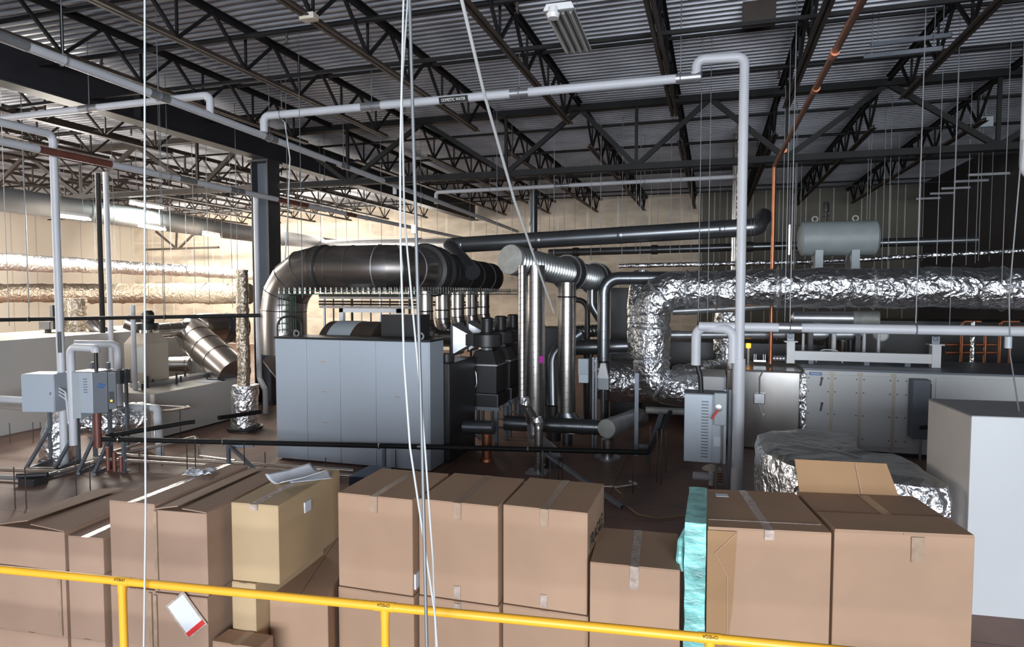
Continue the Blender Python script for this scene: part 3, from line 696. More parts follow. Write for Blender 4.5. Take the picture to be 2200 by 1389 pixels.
def drop():
    x, y, z = -4.78, FY0+.29, 1.755
    t = thing('drop_duct', 'shiny steel drop duct curving into the nearest black fan', 'duct', (x, y, 0), 'row of shiny drop ducts')
    P = path([(x, y, 2.72), (x, y, z), (FX0-.22, y, z)], .42, 4)
    part('straight_section', MB().sweep([V((x, y, 2.75)), V((x, y, z+.30))], .132, 24), M_steelb, t)
    part('elbow', MB().sweep([p for p in P[1:]], .14, 24), M_steel, t)
    for q, dd in zip(P[1:6], ((0, 0, 1), (.4, 0, -1), (1, 0, -1), (1, 0, -.4), (1, 0, 0))): part('seam_ring', MB().torus(q, dd, .141, .007, 26, 5), M_dark, t)
    part('collar', MB().torus((x, y, z+.47), (0, 0, 1), .135, .012, 26, 5), M_dark, t)
    return t
dr0 = drop()
for k in range(1, 5): dup(dr0, (-4.78, FY0+.29+FP*k, 0), f'shiny steel drop duct curving into the {names5[k]} black fan')

# basket cable tray
def tray(label, a, b, upv, width, n, loc):
    t = thing('cable_tray', label, 'cable tray', loc, 'green wire cable trays')
    a = V(a); b = V(b); dd = (b-a).normalized(); u = V(upv); s = dd.cross(u).normalized()
    mb = MB()
    for (p, q) in ((-.5, 0), (-.17, 0), (.17, 0), (.5, 0), (-.5, .06), (.5, .06)): mb.rod(a+s*(p*width)+u*q, b+s*(p*width)+u*q, .007, 6)
    part('long_wires', mb, M_green, t)
    mb = MB()
    for k in range(n):
        c_ = a.lerp(b, (k+.5)/n)
        mb.sweep([c_+s*(-.5*width)+u*.11, c_+s*(-.5*width), c_+s*(.5*width), c_+s*(.5*width)+u*.11], .0085, 6)
    part('cross_wires', mb, M_steelb, t); return t
y1 = 8.98
ca, cb_ = ony(606, 634, y1), ony(905, 628, y1); ca.z = cb_.z = 2.53
tray('wire cable tray running level under the huge steel duct', ca, cb_, (0, 0, 1), .3, 26, ca)
cc_ = V((cb_.x+.1, y1, 2.53)); ce = at(1112, 640, 14.2); ce.z = 2.5
tray('wire cable tray running away above the drop ducts', cc_, ce, (0, 0, 1), .3, 46, cc_)
tray('wire cable tray standing upright beside the huge duct leg', V((ca.x+.12, y1, 1.9)), V((ca.x+.12, y1, 2.5)), (0, -1, 0), .26, 6, V((ca.x+.12, y1, 1.9)))

# capped silencer duct
sa, sb = at(1097, 557, 10.0), at(1300, 604, 12.6); sx = (sb-sa).normalized()
sd = thing('capped_duct', 'ribbed silver duct with a round grey end cap facing the camera', 'duct', sa)
part('ribbed_body', spiral([sa, sb], .205, .085, .028, 36), M_rib, sd)
part('end_cap', MB().lathe(sa-sx*.03, sa+sx*.04, [(0, .21), (.1, .226), (1, .226)], 36), M_disc, sd, 'matt grey round end cap')
for f, rr, ww in ((.56, .305, .10), (.88, .30, .08)):
    c_ = sa.lerp(sb, f); part('flange', MB().lathe(c_-sx*ww, c_+sx*ww, [(0, .22), (.02, rr), (.3, rr-.012), (.7, rr-.012), (.98, rr), (1, .22)], 36), M_dark, sd)
    for e in (-1, 1): part('flange_ring', MB().torus(c_+sx*ww*e, sx, rr-.004, .013, 36, 6), M_galv, sd)

def vduct(name, label, P, r, m, fil=0.0, ribs=.12, parts=None, bead=.0045, group=None):
    base = min(P, key=lambda q: q.z)
    t = thing(name, label, 'duct', base, group)
    part('pipe_body', MB().sweep(path(P, fil, 6), r, 28), m, t); helix(t, path(P, fil, 4), r, ribs, M_dgalv)
    return t
def dn(x, y, D, z1, z0):
    p = at(x, y, D); return V((p.x, p.y, z1)), V((p.x, p.y, z0))
a, b = dn(1150, 700, 10.25, 2.98, .5)
t = vduct('spiral_duct', 'wide shiny spiral duct with a magenta sticker, standing under the capped duct', [a, b], .152, M_spir)
q = (C0-a); q.z = 0; q.normalize(); q = (Matrix.Rotation(math.radians(38), 3, 'Z') @ q); sd_ = q.cross(V((0, 0, 1)))
part('sticker', MB().loft([[a*0+V((a.x, a.y, 1.46))+q*.163-sd_*.045, V((a.x, a.y, 1.46))+q*.163+sd_*.045, V((a.x, a.y, 1.57))+q*.163+sd_*.045, V((a.x, a.y, 1.57))+q*.163-sd_*.045],
     [V((a.x, a.y, 1.46))+q*.157-sd_*.045, V((a.x, a.y, 1.46))+q*.157+sd_*.045, V((a.x, a.y, 1.57))+q*.157+sd_*.045, V((a.x, a.y, 1.57))+q*.157-sd_*.045]]), M_mag, t, 'magenta sticker')
part('elbow', MB().sweep(path([V((a.x, a.y, .5)), V((a.x, a.y, .22)), at(1188, 975, 9.75), at(1190, 1000, 9.65)], .2, 5), .125, 20), M_galv, t)
part('floor_collar', MB().lathe(V((at(1190, 1000, 9.65).x, at(1190, 1000, 9.65).y, 0)), V((at(1190, 1000, 9.65).x, at(1190, 1000, 9.65).y, .14)), [(0, .17), (.1, .17), (.12, .14), (1, .135)], 20), M_dgalv, t)
a2 = at(1122, 600, 9.5)
t = vduct('spiral_duct', 'thin shiny spiral pipe kinked above the floor beside the wide spiral duct', [V((a2.x, a2.y, 2.95)), V((a2.x, a2.y, at(1126, 860, 9.5).z)), at(1157, 912, 9.25), V((at(1157, 912, 9.25).x, at(1157, 912, 9.25).y, 0.0))], .062, M_spir, .12, .09)
for p_ in (at(1127, 862, 9.46), at(1155, 905, 9.26)): part('taped_joint', MB().sweep([p_+V((-.01, 0, .06)), p_, p_+V((.01, 0, -.06))], [.066, .078, .066], 16), M_foil, t)
p_ = at(1157, 912, 9.25); part('floor_plate', MB().box((p_.x-.16, p_.y-.14, 0), (p_.x+.14, p_.y+.14, .02)), M_galv, t)
a, b = dn(1218, 700, 10.9, 2.72, .45)
t = vduct('spiral_duct', 'shiny spiral duct dropping from the first dark flange of the ribbed duct', [a, b], .15, M_spir)
part('collar', MB().torus((a.x, a.y, 2.48), (0, 0, 1), .15, .014, 24, 6), M_dark, t)
part('spread_boot', MB().loft([[V((a.x+.15*math.cos(k*PI/10), a.y+.15*math.sin(k*PI/10), .55)) for k in range(20)], [V((a.x+.05+.34*math.cos(k*PI/10), a.y+.2*math.sin(k*PI/10), .22)) for k in range(20)]]), M_dgalv, t)
part('foot', MB().rod((a.x, a.y, 0), (a.x, a.y, .24), .1, 16), M_dgalv, t)
a3 = at(1297, 700, 11.5); el = ony(1400, 597, a3.y)
zt = el.z
t = vduct('dark_duct', 'dark duct bending down from the left end of a level run beside the foil duct', [V((a3.x, a3.y, 1.35)), V((a3.x, a3.y, zt)), V((el.x+.9, a3.y+.05, zt))], .112, M_dgalv, .26, .16, bead=.003)
part('tape_band', MB().rod((a3.x, a3.y, 1.4), (a3.x, a3.y, 1.5), .103, 20), M_greym, t)
part('black_sleeve', MB().rod((a3.x, a3.y, 1.31), (a3.x, a3.y, 1.4), .09, 20), M_rub, t)
part('funnel', MB().loft([[V((a3.x+sx_*.04, a3.y+sy_*.04, 1.31)) for sx_, sy_ in ((-1, -1), (1, -1), (1, 1), (-1, 1))], [V((a3.x+sx_*.10, a3.y+sy_*.06, 1.04)) for sx_, sy_ in ((-1, -1), (1, -1), (1, 1), (-1, 1))]]), M_white, t, 'white funnel')
part('lower_box', MB().box((a3.x-.08, a3.y-.06, .84), (a3.x+.10, a3.y+.06, 1.04)), M_greym, t)
part('foot', MB().rod((a3.x, a3.y, 0), (a3.x, a3.y, .84), .04, 12), M_dgalv, t)
# low horizontal ducts
p1, p2 = at(1085, 908, 11.0), at(1300, 918, 10.6)
t = thing('floor_duct', 'dark round duct lying level near the floor behind the spiral ducts', 'duct', ((p1.x+p2.x)/2, p1.y, .2)); ringed(t, [p1, p2], .125, M_dgalv, [.25, .78, .9], 'duct_section', 22, .01)
p1, p2 = at(1303, 920, 9.95), at(1356, 900, 10.9); q = (p2-p1).normalized()
t = thing('capped_stub', 'small capped duct end with a grey disc low on the floor', 'duct', (p1.x, p1.y, 0))
part('pipe_body', spiral([p1, p2], .135, .06, .01, 24), M_galv, t); part('end_cap', MB().lathe(p1-q*.02, p1+q*.03, [(0, .125), (.1, .14), (1, .14)], 28), M_disc, t, 'grey end disc')
part('foil_section', MB().sweep([p2.lerp(p2+q*.5, k/6)+V((0, 0, -.005*k)) for k in range(7)], [.14, .16, .15, .165, .15, .16, .14], 18), M_foild, t)
part('floor_leg', MB().rod((p1.x, p1.y+.1, 0), (p1.x, p1.y+.1, .3), .1, 18), M_steelb, t); part('floor_plate', MB().lathe((p1.x, p1.y+.1, 0), (p1.x, p1.y+.1, .03), [(0, .2), (1, .2)], 24), M_galv, t)
p1, p2 = at(1236, 746, 12.4), at(1372, 742, 12.1)
t = thing('dark_duct', 'fat dark horizontal duct ending behind the vertical foil duct', 'duct', ((p1.x+p2.x)/2, p1.y, 1.5)); part('pipe_body', MB().sweep([p1, p2], .147, 24), M_dgalv, t); part('rear_leg', MB().rod((p1.x+.3, p1.y, 0), (p1.x+.3, p1.y, 1.5), .05, 12), M_dark, t)
p1, p2 = at(1237, 712, 13.4), at(1290, 710, 13.1)
t = thing('dark_duct', 'short dark capped duct end seen between the spiral ducts', 'duct', (p1.x, p1.y, 1.6)); part('pipe_body', spiral([p1, p2], .12, .08, .01), M_dgalv, t); part('leg', MB().rod((p1.x+.2, p1.y, 0), (p1.x+.2, p1.y, 1.7), .04, 10), M_dark, t)
# curved black duct between the spirals
P = path([at(1188, 750, 11.6)+V((.5, 0, .3)), at(1186, 760, 11.4), at(1188, 870, 11.3)], .3, 5)
t = thing('dark_duct', 'bent dark duct standing between the two shiny spiral ducts', 'duct', (P[-1].x, P[-1].y, 0)); part('elbow', MB().sweep(P, .105, 20), M_dgalv, t); part('lower_body', MB().rod(P[-1], V((P[-1].x, P[-1].y, 0)), .135, 20), M_dark, t)
p_ = at(1262, 660, 12.8)
t = thing('dark_duct', 'tall dark pipe with a top bend behind the spiral ducts', 'duct', (p_.x, p_.y, 0)); part('pipe_body', MB().tube([(p_.x, p_.y, 0), (p_.x, p_.y, at(1262, 644, 12.8).z), (p_.x-.5, p_.y, at(1262, 644, 12.8).z)], .055, .2, 12), M_dark, t)
P = path([at(1272, 640, 12.2)+V((0, 0, .35)), at(1272, 655, 12.2), at(1300, 700, 12.2), at(1300, 720, 12.2)+V((0, 0, -1.2))], .2, 4)
t = thing('dark_duct', 'dark bent pipe dropping from the second dark flange of the ribbed duct', 'duct', (P[-1].x, P[-1].y, 0)); part('pipe_body', MB().sweep(P, .095, 18), M_dgalv, t); part('lower_body', MB().rod(P[-1], (P[-1].x, P[-1].y, 0), .08, 14), M_dark, t)
# dark casing right of the dark duct
p_ = at(1312, 660, 13.3); p2 = at(1345, 660, 13.3)
solo('machine_housing', MB().box((p_.x, p_.y, 0), (p2.x+.25, p_.y+.8, at(1312, 618, 13.3).z)), M_dark, 'dark tall housing left of the draped foil', 'machine', bevel=.01)
p_ = at(1172, 760, 12.5); p2 = at(1190, 760, 12.5)
solo('machine_housing', MB().box((p_.x-.1, p_.y, 0), (p2.x+.1, p_.y+.6, at(1180, 703, 12.5).z)), M_dark, 'narrow dark housing right of the wide spiral duct', 'machine', bevel=.01)
# drive box
p_ = at(1242, 770, 10.6); p2 = at(1264, 822, 10.6)
t = thing('drive_box', 'small blue-grey drive box on a zinc post between the ducts', 'control box', (p_.x, p_.y, 0))
part('case', MB().box((p_.x, p_.y, at(1242, 804, 10.6).z), (p2.x, p_.y+.12, p_.z)), M_greym, t, bevel=.005); part('lower_case', MB().box((p_.x+.01, p_.y, p2.z), (p2.x, p_.y+.1, at(1242, 804, 10.6).z)), M_grey, t, bevel=.004)
for e in (.05, .1): part('post', MB().box((p2.x+e, p_.y+.1, 0), (p2.x+e+.03, p_.y+.14, p_.z+.02)), M_strut, t)
# horizontal drum below nearest fan
p1, p2 = at(996, 916, 10.05), at(1062, 918, 9.9)
t = thing('dust_drum', 'dark horizontal drum on a copper-coloured foot below the nearest black fan', 'drum', (p1.x+.2, p1.y, 0)); part('body', MB().lathe(p1, p2, [(0, .08), (.02, .105), (.98, .105), (1, .08)], 24), M_dgalv, t)
pf = at(1046, 930, 9.9); part('foot', MB().lathe((pf.x, pf.y, 0), (pf.x, pf.y, .42), [(0, .11), (.1, .1), (.12, .075), (1, .075)], 18), M_copper, t)
# ================================================================== foil ducts and the right-hand unit
def foil_tube(P, r, m, t, name='foil_wrap', amp=.02, seg=44, step=.035, bands=(), squash=1.0, freq=4.0):
    Q = resample(P, step); s = 0.0; rings = []; prev = Q[0]; R = []
    mb = MB(); Ls = []
    for q in Q: s += (q-prev).length; prev = q; Ls.append(s)
    def mk(q, s):
        def f(a):
            p = V((math.cos(a)*r*freq, math.sin(a)*r*freq, s*freq*1.0))
            h = noise.noise(p*.5)*.9+abs(noise.noise(p*1.6+V((9, 3, 1))))*.9+abs(noise.noise(p*3.3))*.4
            e = r+amp*(h-.5)
            for b_ in bands:
                dd = abs(s-b_)
                if dd < .05: e -= amp*.9*(1-dd/.05)
                if dd < .014: e += amp*1.5
            return e
        return f
    mb.sweep(Q, [mk(q, s) for q, s in zip(Q, Ls)], seg)
    return part(name, mb, m, t, smooth=26)
YF = 11.0
zf = 2.62
xv = at(1399, 720, 10.75).x
t = thing('foil_duct', 'big crinkled foil duct running level to the right edge, bent down at its left end', 'duct', (xv, YF, 1.1))
P = path([(6.86, YF-.1, zf), (xv+.0, YF, zf), (xv, YF, 1.0), (xv+.75, YF, .96)], .42, 8)
foil_tube(P, .305, M_foil, t, amp=.042, bands=(.9, 1.25, 2.9, 4.55, 5.9, 6.8, 7.25, 7.7, 8.25, 8.8, 9.3), freq=3.2)
# draped foil left of it
t = thing('foil_duct', 'foil-wrapped duct hanging behind the elbow of the big foil duct', 'duct', (xv-.3, 12.3, 0))
foil_tube([at(1300, 812, 12.6)+V((-.2, 0, 0)), at(1370, 820, 12.7), at(1420, 830, 12.8)], .42, M_foil, t, amp=.05, freq=3)
foil_tube([at(1352, 600, 12.2)+V((.2, .1, .1)), at(1372, 660, 12.0), at(1372, 760, 12.0)], .2, M_foil, t, 'foil_neck', amp=.04, freq=4)
t = thing('foil_duct', 'foil-covered fitting standing among the dark pipes behind the white pipe loop', 'duct', (at(1565, 760, 13).x, 13, 0))
foil_tube([at(1562, 668, 13.0), at(1562, 690, 13.0), at(1566, 800, 13.0)], .26, M_foil, t, amp=.05, freq=3.5)
foil_tube([at(1450, 810, 12.4), at(1500, 800, 12.4), at(1560, 800, 12.8)], .24, M_foil, t, 'foil_sleeve', amp=.05, freq=3.5)
# thin foil lines on the back wall
t = thing('foil_pipe', 'thin foil-wrapped pipe running behind the grey tank', 'pipe', (2, 15, 3.1)); foil_tube([at(1330, 571, 15.5), at(1760, 562, 14.2), at(2200, 538, 13)], .055, M_foil, t, amp=.012, freq=12, seg=18, step=.05)
t = thing('steel_pipe', 'long dim steel pipe running behind the grey tank and dark overhead duct', 'pipe', (0, 16, 3.5)); part('pipe_body', MB().rod(at(1180, 543, 18), at(2100, 515, 14.5), .10, 14), M_dgalv, t)
for x in (1250, 1445, 1660): q = at(1180, 543, 18).lerp(at(2100, 515, 14.5), (x-1180)/920); part('coupling', MB().rod(q-V((.08, 0, 0)), q+V((.08, 0, 0)), .125, 14), M_dark, t)

# air handler
YA = 11.35
AX0 = ony(1726, 900, YA).x; AZ = at(1740, 793, (YA)/1.03).z
zt_ = ony(1760, 795, YA).z
ah = thing('air_handler', 'long grey-white air handling unit behind the low foil duct', 'air handling unit', (3.8, YA+.8, 0))
part('casing', MB().box((AX0, YA, .06), (6.6, YA+1.75, zt_)), M_ahu, ah, bevel=.006)
part('roof_sheet', MB().box((AX0-.02, YA-.02, zt_), (6.62, YA+1.78, zt_+.03)), M_greyd, ah)
part('base_rail', MB().box((AX0, YA+.02, 0), (6.6, YA+1.7, .06)), M_dark, ah)
xs = [ony(x, 880, YA).x for x in (1728, 1785, 1846, 1918, 1952)]
for a, b in zip(xs[:-1], xs[1:]):
    pn = part('access_door', MB().box((a+.02, YA-.022, .14), (b-.02, YA, zt_-.06)), M_ahu, ah, bevel=.005)
    for zz in (.25, .62, .98, zt_-.12):
        for xx in (a+.05, b-.05): part('screw', MB().rod((xx, YA-.03, zz), (xx, YA-.02, zz), .012, 8), M_greyd, pn)
for x in xs[1:4]: part('post_strip', MB().box((x-.035, YA-.012, .1), (x+.035, YA-.001, zt_-.02)), M_cream, ah)
xw = ony(2000, 880, YA).x
part('side_panel', MB().box((xw+.05, YA-.015, .14), (6.55, YA, zt_-.05)), M_ahu, ah, bevel=.005)
lg = ony(1752, 802, YA); part('name_plate', MB().box((lg.x-.09, YA-.03, lg.z-.022), (lg.x+.09, YA-.022, lg.z+.022)), M_blue, ah, 'small blue name plate')
part('name_bar', MB().box((lg.x-.075, YA-.032, lg.z-.005), (lg.x+.075, YA-.03, lg.z+.006)), M_wink, ah, 'white line on the plate')
for y_ in (818, 872): q = ony(1765, y_, YA); part('door_latch', MB().bar((q.x, YA-.04, q.z+.05), (q.x-.02, YA-.045, q.z-.07), .025, .02).rod((q.x, YA-.05, q.z+.05), (q.x, YA-.02, q.z+.05), .02, 8), M_dark, ah)
vf = thing('drive_box', 'dark grey motor drive box mounted on the air handling unit', 'control box', (ony(1977, 960, YA).x, YA-.1, ony(1977, 968, YA).z))
x0, x1 = ony(1958, 890, YA-.2).x, ony(1997, 890, YA-.2).x; z0, z1 = ony(1977, 942, YA-.2).z, ony(1977, 815, YA-.2).z
part('case', MB().box((x0, YA-.24, z0), (x1, YA-.025, z1)), M_greyd, vf, bevel=.012)
part('side_grille', MB().box((x1, YA-.22, z0+.1), (x1+.012, YA-.05, z1-.06)), M_rub, vf)
part('switch_handle', MB().bar((x0+.1, YA-.28, z0+.18), (x1-.02, YA-.28, z0+.2), .05, .05), M_rub, vf)
part('conduit', MB().rod((x1-.08, YA-.1, z0), (x1-.08, YA-.1, 0.0), .02, 8), M_galv, vf)
# foil plenum on its left end
px0 = ony(1562, 900, YA-.1).x
pl = thing('insulated_plenum', 'bright quilted foil plenum on the left end of the air handling unit', 'plenum', ((px0+AX0)/2, YA, 0))
mb = MB(); r_ = []
poly = [(px0, YA-.08), (px0+.1, YA-.12), (AX0-.06, YA-.12), (AX0-.012, YA-.06), (AX0-.012, YA+1.4), (px0, YA+1.4)]
part('foil_box', MB().prism(poly, 0, zt_-.02), M_steelb, pl, bevel=.03)
mb = MB(); n = 60
for i in range(1):
    rr = []
    for k in range(n+1):
        z = .02+(zt_-.06)*k/n; q = noise.noise(V((z*6, 1, 2)))*.02
        rr.append([V((AX0-.05+q, YA-.15, z)), V((AX0+.01+q, YA-.15-abs(q), z)), V((AX0+.01, YA-.1, z)), V((AX0-.06, YA-.1, z))])
    mb.loft(rr)
part('edge_tape', mb, M_foil, pl, 'crinkled foil tape along the joint')
q = ony(1631, 855, YA-.12); part('junction_box', MB().box((q.x-.085, YA-.17, q.z-.085), (q.x+.085, YA-.12, q.z+.085)), M_galv, pl, bevel=.01)
part('conduit', MB().tube([(q.x, YA-.14, q.z+.08), (q.x, YA-.14, q.z+.35), (q.x+.05, YA-.14, q.z+.45)], .012, .05, 8).rod((q.x, YA-.14, q.z-.08), (q.x+.12, YA-.14, q.z-.5), .010, 6), M_galv, pl)
q = ony(1640, 890, YA-.12); part('bolt_head', MB().lathe((q.x, YA-.12, q.z), (q.x, YA-.15, q.z), [(0, .02), (.7, .02), (1, .01)], 10), M_white, pl)
# flat base section left of plenum (white casing stub)
wa, wb = ony(1497, 830, YA+.3), ony(1560, 830, YA+.3)
solo('casing_section', MB().box((wa.x, YA+.2, .05), (px0-.01, YA+1.3, ony(1500, 806, YA+.3).z)), M_white, 'short white casing section left of the quilted plenum', 'casing', bevel=.01)

# big white casing in the right foreground
fl, sl = onz(2088, 894, 1.60), onz(1995, 857, 1.60)
bx = thing('white_casing', 'big white sheet-metal casing at the right edge, nearest the camera', 'casing', (fl.x+.8, fl.y+.5, 0))
fx = V((1.0, .09, 0)).normalized()
a, b = V((fl.x, fl.y, 0)), V((sl.x, sl.y, 0)); c_, d_ = a+fx*2.2, b+fx*2.3
part('front_panel', MB().loft([[a, c_, c_+(d_-c_)*.02, a+(b-a)*.02], [p+V((0, 0, 1.6)) for p in (a, c_, c_+(d_-c_)*.02, a+(b-a)*.02)]]), M_case, bx, bevel=.004)
e1 = a+(b-a)*.021; part('side_panel', MB().loft([[e1, c_+(d_-c_)*.021, d_, b], [p+V((0, 0, 1.595)) for p in (e1, c_+(d_-c_)*.021, d_, b)]]), mat('beige protective film', (.46, .42, .39), .7, 0, (2, .08)), bx, 'beige film-covered side', bevel=.004)
part('top_sheet', MB().loft([[p+V((0, 0, 1.6)) for p in (a, c_, d_, b)], [p+V((0, 0, 1.606)) for p in (a, c_, d_, b)]]), mat('dull grey top sheet', (.27, .27, .27), .5), bx)

# low foil covered duct
lf = thing('foil_duct', 'bulky foil-covered duct with a dusty top standing behind the open box', 'duct', (1.2, 7, 0))
poly = [(.60, 7.80), (.47, 7.62), (.45, 7.2), (.48, 6.75), (.64, 6.35), (.84, 6.12), (1.25, 5.98), (1.65, 5.93), (1.86, 5.95), (1.90, 6.08), (1.85, 6.5), (1.80, 6.85), (1.72, 6.98), (1.5, 7.02), (1.42, 7.15), (1.50, 7.65), (1.46, 8.0), (1.0, 8.02)]
Q = []
for i, p in enumerate(poly):
    q = poly[(i+1) % len(poly)]
    m_ = max(1, int(math.hypot(q[0]-p[0], q[1]-p[1])/.045)); Q += [V((p[0]+(q[0]-p[0])*k/m_, p[1]+(q[1]-p[1])*k/m_, 0)) for k in range(m_)]
cen = sum(Q, V((0, 0, 0)))/len(Q); rings = []
def nzv(p): return noise.noise(p*3)*.5+abs(noise.noise(p*6.5))*.5+abs(noise.noise(p*13))*.3
for z in [.0, .1, .2, .3, .4, .5, .6, .7, .8, .88, .95, 1.0]:
    ins = 0 if z < .9 else (z-.9)*.4
    rings.append([p+(cen-p).normalized()*(ins+nzv(V((p.x, p.y, z*1.5)))*.045)+V((0, 0, z)) for p in Q])
for f in (.12, .25, .4, .55, .7, .85, .97):
    rings.append([p.lerp(cen, f)*1.0+V((0, 0, 1.03-.02*f+nzv(V((p.lerp(cen, f).x*.8, p.lerp(cen, f).y*.8, 4)))*.05)) for p in Q])
part('foil_sides', MB().loft(rings[:12], False), M_foil, lf, smooth=26); part('dusty_top', MB().loft(rings[11:]), M_foild, lf, 'dusty dull foil top', smooth=75)

# humidifier on strut legs
hx0, hx1, hy = ony(1470, 900, 8.55).x, ony(1541, 900, 8.55).x, 8.55
z0, z1 = ony(1500, 992, hy).z, ony(1500, 846, hy).z
hm = thing('steam_humidifier', 'pale blue-grey louvred humidifier cabinet with red-handled switch on its side', 'humidifier', ((hx0+hx1)/2, hy+.15, 0))
part('case', MB().box((hx0, hy, z0), (hx1+.11, hy+.34, z1)), M_grey, hm, bevel=.006)
part('front_cover', MB().box((hx0+.003, hy-.012, z0+.005), (hx1-.06, hy, z1-.004)), M_grey, hm, bevel=.004)
part('top_sheet', MB().box((hx0-.004, hy-.014, z1), (hx1+.114, hy+.344, z1+.008)), M_greyd, hm)
for k in range(19):
    zz = z1-.09-k*(z1-z0-.13)/19; part('louvre', MB().box((hx0+.21, hy-.018, zz-.008), (hx0+.295, hy-.011, zz+.006)), M_greyd, hm)
sx0 = ony(1534, 880, hy-.05).x; sz1, sz0 = ony(1545, 843, hy-.05).z, ony(1545, 912, hy-.05).z
sw = part('switch_box', MB().box((sx0, hy-.1, sz0), (sx0+.15, hy-.01, sz1)), M_greym, hm, bevel=.01)
part('switch_dial', MB().lathe((sx0+.05, hy-.1, sz1-.18), (sx0+.05, hy-.13, sz1-.18), [(0, .05), (.8, .05), (1, .035)], 16), M_galv, sw)
part('switch_handle', MB().bar((sx0+.05, hy-.13, sz1-.2), (sx0-.03, hy-.14, sz1-.32), .03, .025), M_red, sw, 'red-tipped handle')
part('warning_label', MB().box((hx1-.035, hy-.003, z0+.22), (hx1+.06, hy-.0005, z0+.34)), M_paper, hm, 'white label')
for X in (hx1+.08, hx1+.14): part('strut_post', MB().box((X, hy+.3, 0), (X+.035, hy+.335, z0+.9)), M_strut, hm)
part('conduit', MB().tube([(sx0+.1, hy-.05, sz0), (sx0+.1, hy-.05, z0+.02), (hx1-.0, hy+.1, z0-.06), (hx1+.0, hy+.15, 0.05)], .016, .08, 8), M_galv, hm)
hz = ony(1498, 760, hy+.15)
part('black_hose', MB().tube([(hx0+.2, hy+.15, z1), (hx0+.19, hy+.15, z1+.2), (hx0+.13, hy+.15, z1+.42)], .032, .2, 12), M_rub, hm, 'black rubber hose')
for zz in (z1+.03, z1+.38): part('hose_clamp', MB().torus((hx0+(.2 if zz < z1+.2 else .14), hy+.15, zz), (0, 0, 1), .033, .008, 16, 6), M_steelb, hm)
# floor valve group under it
vq = onz(1508, 1040, 0.0)
vg = thing('drain_valve', 'white plastic drain bottle with copper coil under the humidifier', 'valve', (vq.x, vq.y, 0))
part('bottle', MB().lathe((vq.x-.12, vq.y, .11), (vq.x+.14, vq.y, .11), [(0, .04), (.05, .055), (.9, .055), (1, .04)], 18), M_pvc, vg); part('neck', MB().rod((vq.x+.12, vq.y, 0), (vq.x+.12, vq.y, .27), .035, 14), M_pvc, vg)
part('cap', MB().lathe((vq.x+.12, vq.y, .22), (vq.x+.12, vq.y, .28), [(0, .13), (.5, .10), (1, .03)], 14), M_cream, vg)
for k in range(4): part('copper_loop', MB().torus((vq.x+.24, vq.y, .06+k*.035), (0, .2, 1), .05, .009, 16, 5), M_copper, vg)

# skid, vessel and clutter on and behind the unit
sk0, sk1 = at(1690, 740, 11.9), at(2024, 738, 11.3)
sk = thing('white_skid', 'white steel skid frame with lifting lugs behind the air handling unit', 'skid', ((sk0.x+sk1.x)/2, 12.1, zt_)); ys = 12.0
X0, X1 = ony(1690, 760, ys).x, ony(2022, 760, ys).x; zb, zt2 = ony(1850, 777, ys).z, ony(1850, 757, ys).z; zu = ony(1850, 738, ys).z
part('front_beam', MB().box((X0, ys, zb), (X1, ys+.12, zt2)), M_white, sk, bevel=.004)
for a, b in ((X0, X0+.13), (X1-.13, X1)):
    part('end_post', MB().box((a, ys-.01, zt_+.03), (b, ys+.15, zu)), M_white, sk, bevel=.004); part('cap_plate', MB().box((a-.04, ys-.03, zu), (b+.04, ys+.17, zu+.02)), M_white, sk)
    part('lifting_lug', MB().box((a+.01, ys+.05, zu+.02), (b-.01, ys+.08, zu+.14)).torus(((a+b)/2, ys+.045, zu+.1), (0, 1, 0), .03, .012, 16, 6), M_strut, sk)
for X in (X0+.35, X0+1.2, X1-.5): part('cross_leg', MB().box((X, ys+.03, zt_+.03), (X+.08, ys+.1, zb)), M_greyd, sk)
ve = thing('pressure_vessel', 'silver horizontal vessel with a flat lagged end under the big foil duct', 'vessel', (at(1790, 683, 12.2).x, 12.3, 1.9))
va, vb = at(1706, 682, 12.5), at(1890, 684, 11.9); q = (vb-va).normalized()
part('shell', MB().lathe(va, va.lerp(vb, .70), [(-.06, .03), (-.03, .09), (0, .125), (1, .13)], 28), M_galv, ve); part('lagged_end', MB().lathe(va.lerp(vb, .70), vb, [(0, .13), (.01, .142), (.97, .142), (1, .13)], 28), M_disc, ve)
for f in (.2, .75): p_ = va.lerp(vb, f); part('saddle', MB().box((p_.x-.04, p_.y-.1, zt_+.03), (p_.x+.04, p_.y+.1, p_.z-.1)), M_dark, ve)
def hpipe(label, a, b, r, m, name='grey_pipe', cat='pipe', couplings=(), group=None):
    t = thing(name, label, cat, ((a.x+b.x)/2, (a.y+b.y)/2, min(a.z, b.z)), group); part('pipe_body', MB().rod(a, b, r, 16), m, t)
    for f in couplings: q = a.lerp(b, f); e = (b-a).normalized()*r*1.4; part('coupling', MB().rod(q-e, q+e, r*1.13, 16), m, t)
    return t
hpipe('thick grey pipe running behind the white pipe loop', at(1436, 719, 11.6), at(1700, 718, 11.4), .07, M_galv, couplings=(.05, .72, .8))
hpipe('grey pipe under the big foil duct left of the copper pipe', at(1445, 668, 12.2), at(1700, 655, 11.9), .075, M_galv, couplings=(.15, .55))
hpipe('short grey pipe end behind the skid lug', at(1745, 718, 12.4), at(1850, 718, 12.2), .11, M_galv)
